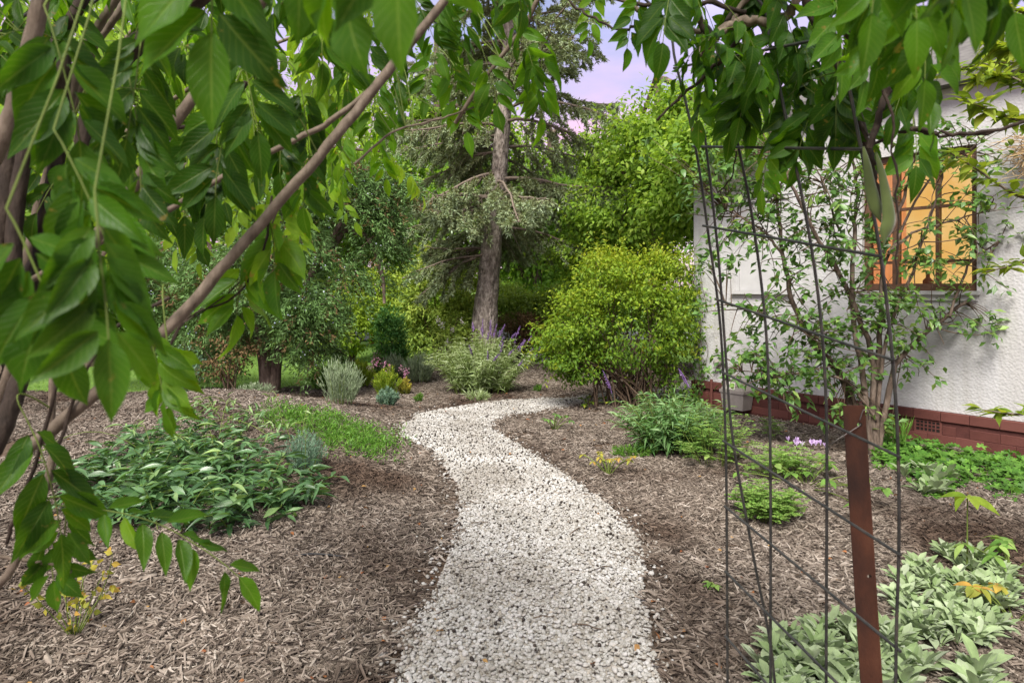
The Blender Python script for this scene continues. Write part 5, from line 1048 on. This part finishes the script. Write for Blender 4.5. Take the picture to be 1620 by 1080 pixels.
# ------------------------------------------------------------------ wisteria vines on the arch
WT = [tmpl('wist', .35, .12, .1, n=8, wave=.7), tmpl('wist', .25, .3, -.2, n=8, wave=.9), tmpl('wist', .4, .5, .2, n=8, wave=.6), tmpl('wist', .15, .2, .4, n=8, wave=1.2), tmpl('wist', .55, .08, -.1, n=8, wave=.7)]
def compound(start, direc, length, npair, ll, lw, droop=.8, rn=.4, face=None):
    """a pinnate leaf: rachis points and its leaflets"""
    k = 10; d = norm(np.asarray(direc, float)); p_ = np.asarray(start, float).copy(); pts_ = [p_.copy()]
    for i in range(k):
        d = norm(d + np.array([0, 0, -droop / k * 1.6]) + rng.normal(size=3) * .03); p_ = p_ + d * length / k; pts_.append(p_.copy())
    pts_ = np.array(pts_); T = norm(np.gradient(pts_, axis=0)); f0 = np.asarray(face if face is not None else [0, -.55, .9]) + rng.normal(size=3) * .35
    out_ = []
    for q in range(npair):
        t = .22 + .76 * q / (npair - .4); ii = int(t * k); b_ = pts_[ii]; tt = T[ii]; up = norm(f0 - tt * np.dot(f0, tt)); sd_ = np.cross(tt, up); s_ = (.75 + .35 * math.sin(math.pi * (q + .8) / (npair + .6))) * rng.uniform(.85, 1.1)
        for sg in (-1, 1):
            D = sd_ * sg * .85 + tt * .62 + np.array([0, 0, -.38]) + rng.normal(size=3) * .14
            out_.append((b_ + D * .006, D, up + rng.normal(size=3) * .25 + sd_ * sg * .25, ll * s_, lw * s_, np.clip(rn + .16 * rng.normal(), 0, .999)))
    out_.append((pts_[-1], T[-1] + [0, 0, -.2], norm(f0) + rng.normal(size=3) * .1, ll, lw, np.clip(rn + .1 * rng.normal(), 0, .999)))
    return pts_, out_
STEMS = {}
def petiole(root, pts_):
    S = STEMS[root]
    if pts_[0][1] < .8:
        c_ = curve3([pts_[0][0] + rng.normal() * .05, pts_[0][1] + .12, 2.5], pts_[0], [rng.normal() * .04, .05, 0], 9); return np.vstack([c_[:-1], pts_])
    q = S[np.argmin(((S - pts_[0]) ** 2).sum(1))]; l_ = np.linalg.norm(q - pts_[0])
    m_ = pts_[0] - norm(pts_[1] - pts_[0]) * min(.10, .55 * l_) + [0, 0, .12 * l_]; tb = np.linspace(0, 1, 8)[:, None]; c_ = q * (1 - tb) ** 2 + 2 * m_ * tb * (1 - tb) + pts_[0] * tb ** 2
    return np.vstack([c_[:-1], pts_]) if l_ > .004 else pts_
def vine(root, comps, mat, nobj=300):
    """nearest compound leaves become parts with leaflet sub-parts, the rest is joined"""
    comps = sorted(comps, key=lambda c: -c[1][0][3] / max(.25, c[0][3][1]) * (1 if 0 < c[0][3][1] and c[0][3][2] < 2.2 else .01)); used = 0; rest = MB(); ms = leaf_meshes(mat, M[mat], WT)
    for pts_, lf in comps:
        lv = tuple(np.array([l_[i] for l_ in lf]) for i in range(6)); pts_ = petiole(root, pts_)
        if used + len(lf) <= nobj:
            rc = MB().tube(pts_, np.linspace(.0013, .0008, len(pts_)), 4).build('compound_leaf', M['rachis'], root, pts_[0]); leaf_objs('leaflet', rc, lv, range(len(lf)), ms); used += len(lf)
        else:
            rest.tube(pts_, np.linspace(.0013, .0008, len(pts_)), 3, mi=1, cap=False); rest.leaves(WT[rng.integers(0, 5)], lv, 0)
    if rest.n: rest.build('foliage', [M[mat], M['rachis']], root, kind='stuff')

wl = empty('wisteria_vine', (-1.05, 1.05, 0), 'wisteria vine with long slanting stems and big dark drooping leaves', 'vine')
for pts_, d_, r0, r1, mt in (
    ([(-60, 800), (0, 745), (130, 640), (265, 520), (350, 425), (425, 340), (520, 230), (600, 130), (660, 55), (715, -15), (760, -90)], (.92, 1.25), .0112, .0085, 'vine_bark'),
    ([(600, 130), (540, 180), (480, 215), (370, 270), (290, 318), (215, 360), (120, 400), (40, 450)], (1.17, 1.15), .0055, .006, 'vine_bark'),
    ([(440, -40), (415, 0), (330, 120), (265, 210), (205, 305), (150, 380), (90, 470), (30, 560), (-30, 700)], (1.15, 1.1), .0105, .011, 'vine_bark'),
    ([(80, -60), (65, 0), (45, 90), (15, 190), (-20, 270)], (.95, .95), .0125, .013, 'vine_bark'),
    ([(-130, 1300), (-60, 800), (-5, 700), (25, 620), (40, 545), (20, 400), (45, 200), (60, 120), (120, 20), (160, -60)], (1.0, 1.25), .018, .012, 'dark_vine'),
    ([(360, -40), (300, 5), (250, 45), (200, 85), (150, 160), (120, 300), (60, 420), (-40, 520)], (1.3, 1.2), .022, .018, 'dark_vine'),
    ([(200, -30), (170, 20), (140, 70), (110, 160), (60, 330), (20, 520), (-20, 720)], (1.3, 1.3), .009, .010, 'vine_bark'),
    ([(215, -30), (185, 25), (150, 75), (125, 150), (90, 250)], (1.35, 1.35), .008, .008, 'vine_bark'),
    ([(85, 715), (70, 780), (45, 850), (10, 910), (-30, 960)], (.95, .9), .006, .007, 'vine_bark'),
    ([(40, 60), (20, 200), (5, 330), (-25, 480), (-70, 640), (-130, 900), (-170, 1400)], (1.2, 1.05), .017, .02, 'dark_vine'),
    ([(100, 80), (95, 220), (70, 360), (50, 500), (0, 620)], (1.25, 1.15), .014, .016, 'dark_vine'),
    ([(120, 180), (90, 178), (50, 180), (20, 178)], (1.0, 1.0), .004, .004, 'vine_bark'),
    ([(235, 40), (270, 30), (300, 0), (330, -30)], (1.2, 1.2), .007, .007, 'vine_bark'),
    ([(430, 310), (415, 400), (370, 470), (300, 500), (258, 565), (225, 600)], (1.1, 1.08), .0022, .0016, 'dark_vine'),
    ([(440, 330), (400, 420), (340, 480), (280, 520), (262, 590)], (1.12, 1.05), .0016, .0014, 'dark_vine'),
    ([(720, 195), (770, 120), (830, 40), (860, -20)], (1.5, 1.4), .005, .006, 'vine_bark'),
    ([(270, 470), (180, 520), (130, 600), (90, 715), (80, 760)], (1.0, .95), .003, .003, 'dark_vine'),
    ([(0, 880), (40, 885), (95, 895), (110, 905), (108, 895)], (.95, .95), .003, .003, 'vine_bark'),
    ([(100, 560), (60, 720), (30, 800), (10, 860)], (.95, .95), .003, .003, 'dark_vine'),
    ([(390, 130), (350, 190), (300, 200), (240, 205)], (1.3, 1.3), .006, .004, 'dark_vine'),
    ([(560, 260), (620, 210), (690, 190), (750, 170)], (1.4, 1.5), .003, .002, 'vine_bark')):
    c_ = ws(pts_, d_, 6); c_[1:-1] += rng.normal(size=(len(c_) - 2, 3)) * .0007; stem_obj('stem', wl, c_, .88 * np.linspace(r0, r1, len(c_)) * (1 + .025 * rng.normal(size=len(c_))), M[mt], 9); STEMS[wl] = np.vstack([STEMS.get(wl, np.zeros((0, 3))), c_])
# trunk strands down to the ground outside the frame
for q in range(3):
    b_ = np.array([-1.05 + .04 * q, 1.05 + .05 * q, -.05]); c_ = catmull([b_, b_ + [.02, .02, .5], W(-120 - 20 * q, 700, 1.1), W(-25 + 10 * q, 420, 1.15)], 6); stem_obj('stem', wl, c_, np.linspace(.03, .02, len(c_)), M['dark_vine'], 8)
comps = []
def C(px, py, d, dx, dy, length, npair, ll, lw, rn=.35, droop=.8, dd=0., face=None): comps.append(compound(W(px, py, d), [dx, dd, -dy], length, npair, ll, lw, droop, rn, face))
# near, individually placed leaves
C(85, 205, .58, .55, .75, .125, 7, .06, .023, .42, .5, -.05, [0, -1, .5])
C(150, 300, .52, .15, 1, .115, 7, .062, .024, .45, .3, -.05, [0, -1, .4])
C(10, 330, .54, .5, .8, .115, 6, .062, .024, .35, .5, 0, [0, -1, .4])
C(70, 10, .70, .3, .9, .14, 6, .075, .03, .15, .5, 0, [.3, -1, .3])
C(230, 20, .85, -.1, 1, .16, 6, .07, .027, .1, .6, 0, [.5, -1, .2])
C(210, 150, .85, .2, 1, .16, 6, .068, .026, .12, .6, 0, [-.5, -1, .2])
C(330, -170, .58, .15, 1, .12, 3, .085, .036, .3, .3, 0, [0, -1, .3])
C(535, -150, .50, .05, 1, .06, 2, .072, .030, .6, .2, 0, [0, -1, .3])
C(620, -190, .42, .1, 1, .05, 2, .070, .030, .5, .2, 0, [0, -1, .2])
C(470, -150, .55, .1, 1, .05, 2, .062, .026, .4, .2, 0, [0, -1, .2])
C(370, 40, .95, .25, .9, .15, 5, .072, .028, .08, .6, 0, [.4, -1, .2])
C(370, 140, 1.0, -.3, .9, .16, 5, .075, .027, .05, .8, 0, [.4, -1, .2])
C(440, 130, 1.2, .1, 1, .16, 6, .07, .026, .1, .6, 0, [-.3, -1, .2])
C(300, 180, 1.2, .0, 1, .18, 6, .078, .029, .1, .6, 0, [.6, -1, .1])
C(345, 200, 1.2, -.1, 1, .16, 5, .076, .028, .12, .6, 0, [-.6, -1, .1])
C(470, 120, 1.3, .3, .9, .17, 6, .07, .026, .12, .8)
C(480, 220, 1.3, .1, 1, .13, 5, .065, .024, .45, .6)
C(390, 400, 1.1, -.3, .9, .10, 4, .08, .03, .75, .6)
C(420, 330, 1.1, .3, .9, .10, 4, .08, .03, .6, .6)
C(225, 500, .85, .35, .9, .11, 5, .055, .02, .6, .5)          # drooping tips left of the ground cover
C(262, 520, .88, .2, 1, .10, 5, .05, .018, .7, .5)
C(100, 800, .95, 1, .02, .265, 7, .062, .022, .45, .55, .05)     # long leaf over the mulch
C(105, 800, .95, -.1, .9, .06, 3, .05, .02, .35, .4)
C(30, 640, .9, .5, .8, .18, 5, .08, .03, .25, .6)
C(70, 840, .95, .3, .8, .07, 3, .05, .02, .4, .6)
# fringe along the top and over the spruce
for px, py, d_, rn in ((560, 120, 1.4, .4), (610, 150, 1.4, .45), (650, 100, 1.5, .35), (680, 40, 1.4, .3), (720, 60, 1.5, .4), (760, 20, 1.5, .35), (640, 20, 1.3, .25), (590, 60, 1.3, .2), (540, 50, 1.2, .2), (700, -20, 1.3, .25), (790, -30, 1.4, .4), (830, -40, 1.4, .35), (740, -60, 1.2, .2), (570, 200, 1.6, .75), (530, 210, 1.6, .7), (600, 230, 1.7, .8), (560, 250, 1.7, .85), (500, 180, 1.5, .5), (660, 150, 1.6, .5), (690, 110, 1.6, .5)):
    C(px, py - 45, d_ + .15, rng.normal() * .6, .8, .18, 6, .058, .021, rn, .7, rng.normal() * .4)
C(848, 35, 1.5, .25, 1, .21, 6, .068, .026, .6, .35, 0, [0, -1, .5]); C(705, 75, 1.5, .35, .9, .19, 6, .06, .022, .65, .5, 0, [0, -1, .5]); C(760, 70, 1.4, .35, .9, .13, 4, .06, .024, .5, .5)
C(800, 15, 1.4, .5, .7, .18, 5, .065, .025, .3, .6); C(820, -30, 1.2, 0, 1, .05, 2, .06, .026, .2, .3)
# dense canopy fill
for q in range(95):
    px, py = rng.uniform(-60, 520), rng.uniform(-120, 430)
    if py > 430 - .62 * px: continue
    if px > 230 and rng.random() < .3: continue
    d_ = rng.uniform(1.15, 1.75); comps.append(compound(W(px, py, d_), rng.normal(size=3) * [.7, .5, .3] + [0, 0, -.5], rng.uniform(.15, .22), rng.integers(5, 7), rng.uniform(.05, .07), rng.uniform(.018, .025), .8, np.clip(.22 + .15 * rng.normal(), 0, 1)))
for q in range(130):     # unseen canopy overhead and behind, added to shade the near leaves
    comps.append(compound([rng.uniform(-1.5, .8), rng.uniform(-1.6, 1.7), rng.uniform(2.3, 2.6)], rng.normal(size=3) * [.8, .8, .2], .22, 6, .08, .033, .8, .3))
vine(wl, comps, 'wist')
# far side of the canopy, a second strand, sunlight put into its leaf colour
wb = empty('wisteria_vine', (-1.7, 2.6, 0), 'wisteria growth coloured yellow-green as if sunlit behind the dark slanting stems', 'vine')
for pts_, d_ in (([(-140, 1080), (-60, 700), (120, 300), (300, 140), (460, 60), (620, 20)], (2.6, 2.4)), ([(100, 600), (200, 330), (330, 250), (470, 230), (600, 240)], (2.6, 2.3)), ([(80, 700), (100, 300), (200, 60), (330, -40)], (2.6, 2.4))):
    c_ = ws(pts_, d_, 6); stem_obj('stem', wb, c_, np.linspace(.014, .004, len(c_)), M['vine_bark'], 6); STEMS[wb] = np.vstack([STEMS.get(wb, np.zeros((0, 3))), c_])
comps = []
for q in range(120):
    px, py = rng.uniform(-40, 620), rng.uniform(-80, 330)
    if px > 500 and py > 250: continue
    d_ = rng.uniform(1.9, 2.9); comps.append(compound(W(px, py, d_), rng.normal(size=3) * [.7, .5, .3] + [0, 0, -.5], rng.uniform(.2, .28), rng.integers(5, 8), rng.uniform(.06, .08), rng.uniform(.024, .032), .7, np.clip(.5 + .2 * rng.normal(), 0, .99)))
vine(wb, comps, 'wist_lit')

# right hand vine over the mesh
wr = empty('wisteria_vine', (.98, 1.45, 0), 'wisteria on the wire mesh with two hanging velvety seed pods', 'vine')
for pts_, d_, r0, r1, mt in (
    ([(1392, 330), (1385, 280), (1372, 235), (1350, 150), (1330, 100), (1290, 30), (1262, -20), (1220, -90)], (1.40, 1.45), .005, .013, 'dark_vine'),
    ([(1800, 500), (1760, 150), (1620, 190), (1520, 214), (1440, 205), (1385, 225), (1360, 190)], (1.1, 1.4), .004, .003, 'dark_vine'),
    ([(1800, 490), (1840, 800), (1860, 1300), (1860, 1920)], (1.1, 1.1), .010, .016, 'dark_vine'),
    ([(1098, 95), (1115, 75), (1145, 50), (1180, 33), (1215, 36), (1240, 30), (1258, 5), (1275, -30)], (1.62, 1.5), .009, .011, 'vine_bark'),
    ([(1100, 85), (1150, 40), (1180, 0), (1195, -40)], (1.62, 1.6), .007, .006, 'vine_bark'),
    ([(1040, 190), (1070, 160), (1105, 130), (1140, 95), (1175, 55)], (1.75, 1.65), .003, .006, 'dark_vine'),
    ([(900, 0), (940, 30), (985, 45), (1030, 30)], (1.8, 1.7), .003, .004, 'dark_vine'), ([(960, -10), (1010, 15), (1060, 40), (1110, 50)], (1.75, 1.65), .006, .007, 'vine_bark'), ([(1000, 5), (1060, 10), (1110, 5), (1180, 20)], (1.7, 1.6), .005, .006, 'dark_vine'),
    ([(1375, 235), (1395, 170), (1400, 120), (1360, 70), (1330, 40)], (1.3, 1.25), .006, .008, 'dark_vine'),
    ([(1160, 20), (1130, 60), (1105, 30), (1090, -20)], (1.65, 1.6), .008, .008, 'dark_vine'),
    ([(1390, 100), (1410, 200), (1420, 330), (1418, 450)], (1.25, 1.3), .003, .0015, 'dark_vine'), ([(1165, 240), (1158, 280), (1135, 305)], (1.8, 1.8), .002, .002, 'dark_vine'), ([(1440, 205), (1490, 214), (1540, 212), (1580, 205)], (1.3, 1.25), .003, .003, 'dark_vine')):
    c_ = ws(pts_, d_, 6); c_[1:-1] += rng.normal(size=(len(c_) - 2, 3)) * .0025; stem_obj('stem', wr, c_, np.linspace(r0, r1, len(c_)) * (1 + .1 * rng.normal(size=len(c_))), M[mt], 9); STEMS[wr] = np.vstack([STEMS.get(wr, np.zeros((0, 3))), c_])
comps = []
for px, py, d_, ll, rn in ((1010, 40, 1.7, .065, .5), (955, 20, 1.8, .055, .5), (1085, 60, 1.7, .07, .4), (1120, 130, 1.7, .085, .45), (1165, 175, 1.65, .085, .4), (1210, 200, 1.6, .085, .3), (1240, 150, 1.6, .085, .2), (1180, 90, 1.65, .08, .3), (1280, 140, 1.5, .085, .25), (1300, 180, 1.5, .08, .3), (1250, 100, 1.55, .08, .2), (1220, 240, 1.6, .075, .4), (1330, 140, 1.4, .08, .2)):
    for rep in range(2 if px > 1090 else 1): comps.append(compound(W(px + rng.normal() * 12, py - 65 + rng.normal() * 38, d_), np.array([rng.normal() * .6, rng.normal() * .3, -.7]), .16, 5, ll * .92, ll * .40, .7, np.clip(rn + .1 * rng.normal(), 0, 1)))
for q in range(30):
    px, py = rng.uniform(980, 1420), rng.uniform(-110, 70); d_ = rng.uniform(1.3, 1.9)
    if px < 1110 and py > -60: continue
    comps.append(compound(W(px, py, d_), rng.normal(size=3) * [.7, .5, .3] + [0, 0, -.6], .2, 5, rng.uniform(.07, .085), .033, .8, np.clip(.28 + .15 * rng.normal(), 0, 1)))
for px, py, d_, ll in ((1400, -190, .64, .06), (1450, -210, .62, .06), (1510, -210, .6, .058), (1430, -120, .75, .06), (1485, -130, .75, .06), (1410, -50, .9, .062), (1460, -30, .85, .065), (1540, -150, .7, .06), (1400, 20, 1.15, .065), (1440, 50, 1.0, .06), (1500, -40, .95, .06), (1445, 175, 1.35, .07), (1560, -190, .7, .07), (1340, -120, .85, .07), (1450, 90, 1.3, .065)):
    comps.append(compound(W(px, py, d_), np.array([rng.normal() * .5, rng.normal() * .3, -1]), .12, 4, ll, ll * .42, .5, np.clip(.38 + .15 * rng.normal(), 0, 1), [rng.normal() * .4, -1, .3]))
vine(wr, comps, 'wist')
def pod(pts_, d_, name='seed_pod'):
    c_ = ws(pts_, d_, 6); t = np.linspace(0, 1, len(c_)); prof = np.interp(t, [0, .12, .3, .55, .75, .9, 1], [.002, .005, .0085, .0125, .012, .005, .001])
    mb = MB().tube(c_, prof, 10); V = mb.V[0].reshape(len(c_), 10, 3); V[:] = c_[:, None] + (V - c_[:, None]) * [1, .45, 1]; mb.build(name, M['pod'], wr)
pod([(1366, 232), (1372, 262), (1378, 300), (1386, 330), (1394, 352)], 1.28); pod([(1386, 242), (1394, 270), (1402, 310), (1406, 345), (1400, 368), (1398, 388)], 1.26)

# ------------------------------------------------------------------ odds and ends on the ground
def chip(px, py, l_, yaw, wd=.02, mat='mulch', name='bark_piece', label=None, cat='bark', group=None):
    b_ = G(px, py); k = 6; t = np.linspace(-.5, .5, k); V = []
    for i in range(k):
        q = np.array([t[i] * l_, 0, .004 * math.sin(i * 1.7)]); w_ = wd * (1 - .6 * abs(t[i] * 2) ** 3) * rng.uniform(.8, 1.15) * .5
        for yy, zz in ((-w_, 0), (-w_ * .7, .008), (w_ * .8, .009), (w_, 0)): V.append(q + [0, yy, zz])
    V = np.array(V); c_, s_ = math.cos(yaw), math.sin(yaw); V = V @ np.array([[c_, s_, 0], [-s_, c_, 0], [0, 0, 1]]) + b_ + [0, 0, .022]
    F = [(i * 4 + j, i * 4 + j + 1, i * 4 + j + 5, i * 4 + j + 4) for i in range(k - 1) for j in range(3)] + [(3, 2, 1, 0), (k * 4 - 4, k * 4 - 3, k * 4 - 2, k * 4 - 1)]
    return MB().add(V, F, rng.uniform(.4, .8)).build(name, M[mat], None, b_, label=label, cat=cat, group=group)
chip(218, 922, .17, .45, .035, label='long flat bark slab beside the yellowing seedling'); chip(75, 1050, .13, -.8, .022, label='narrow pale bark stick on mulch in front of the yellowing seedling')
chip(815, 700, .05, .3, .03, name='bark_piece', label='pale flat chip beside the path bend') if False else None
chip(622, 657, .16, .05, .035, label='pale flat bark flake by the gravel bend near the ball bush'); chip(868, 700, .13, .2, .03, label='pale bark sliver across the path from the mound')
chip(1040, 950, .16, -1.0, .02, label='dark bark stick leaning on the right edge of gravel')
for i, (px, py, l_, yw) in enumerate(((745, 800, .13, -.5), (760, 833, .12, .2), (705, 975, .14, .7), (860, 985, .1, 0.2), (930, 1000, .12, -.4), (840, 860, .08, .9), (955, 905, .1, .5))):
    b_ = G(px, py) + [0, 0, .027]; u_ = np.array([math.cos(yw), math.sin(yw), 0]); pts_ = catmull([b_ - u_ * l_ / 2, b_ + [0, .006, .004], b_ + u_ * l_ * .2 + [0, -.008, .003], b_ + u_ * l_ / 2], 4)
    MB().tube(pts_, .0025, 4).build('twig', M['twig'], None, b_, label='thin dark twig lying on the pale gravel path', cat='twig', group='twigs lying on the gravel')
DLM = [MB().add(*tmpl('ovate', .4, .4, .3, n=5)[:2], rng.random(), tmpl('ovate', .4, .4, .3, n=5)[2]).mesh('fallen_leaf', M['deadleaf']) for _ in range(4)]
for i, (px, py) in enumerate(((1030, 962), (1035, 1010), (1320, 925), (1275, 912), (1310, 893), (1580, 870), (690, 1010), (1130, 1060), (560, 715), (1245, 1000), (1010, 1030), (935, 1062), (1590, 945))):
    b_ = G(px, py) + [0, 0, .03]; o = bpy.data.objects.new('fallen_leaf', DLM[i % 4]); COL.objects.link(o)
    o.matrix_basis = Matrix(frame(b_, runit(1)[0] * [1, 1, .15], np.array([0, 0, 1.]) + rng.normal(size=3) * .3, .05, .025).tolist()); tag(o, 'curled rust coloured fallen leaf lying on ' + ('the pale gravel path' if inpoly(np.array([b_[0]]), np.array([b_[1]]))[0] else 'mulch behind the wire mesh' if px > 1140 else 'mulch beside the path'), 'leaf', 'fallen rust coloured leaves')
n = 1100; lx = rng.uniform(-4, 4.4, n); ly = rng.uniform(2.2, 9.5, n); k = ~in_lawn(lx, ly) & (~inpoly(lx, ly) | (rng.random(n) < .12)) & ~(((lx - 2.3) * .794 + (ly - 8.64) * .607 > -.05) & ((lx - 2.3) * .607 - (ly - 8.64) * .794 > -.05)); lx, ly = lx[k], ly[k]; n = len(lx)
lt_ = [MB().add(*tmpl('ovate', .5, .35, .4, n=4)[:2], r_, tmpl('ovate', .5, .35, .4, n=4)[2]).mesh('litter_leaf', M['deadleaf']) for r_ in (.05, .35, .65, .95)] + [MB().tube([(0, -.5, 0), (.05, 0, .03), (0, .5, 0)], .03, 4).mesh('litter_twig', M['twig']) for _ in range(2)]
ss_ = rng.uniform(.018, .042, n); ix_ = rng.integers(0, 6, n); ss_ = np.where(ix_ > 3, ss_ * 3, ss_)
scatter('leaf_litter', np.column_stack([lx, ly, gz(lx, ly) + .028]), np.column_stack([rng.normal(size=(n, 2)) * .3, rng.uniform(0, 6.28, n)]), np.column_stack([ss_ * .6, ss_, ss_]), ix_, lt_, label='small dry leaves and broken twigs littering the mulch beds', cat='leaf litter')
hp = catmull([G(468, 884) + [0, 0, .02], G(500, 885) + [0, 0, .032], G(545, 888) + [0, 0, .028]], 5)
MB().tube(hp, .0055, 8).build('drip_hose', M['hose'], None, hp[0], label='short length of black irrigation hose lying on mulch', cat='hose')
# marker post across the road
mk = GD(588, 18.2); mkr = empty('marker_post', mk, 'small red and white marker post beyond the lawn', 'post')
lathe(MB(), mk, [(0, 0), (.07, 0), (.07, .3), (.10, .34), (.10, .42), (.05, .5), (0, .52)]).build('body', M['red_paint'], mkr); lathe(MB(), mk + [0, 0, .52], [(0, 0), (.06, 0), (.06, .1), (0, .12)]).build('cap', M['white_paint'], mkr)
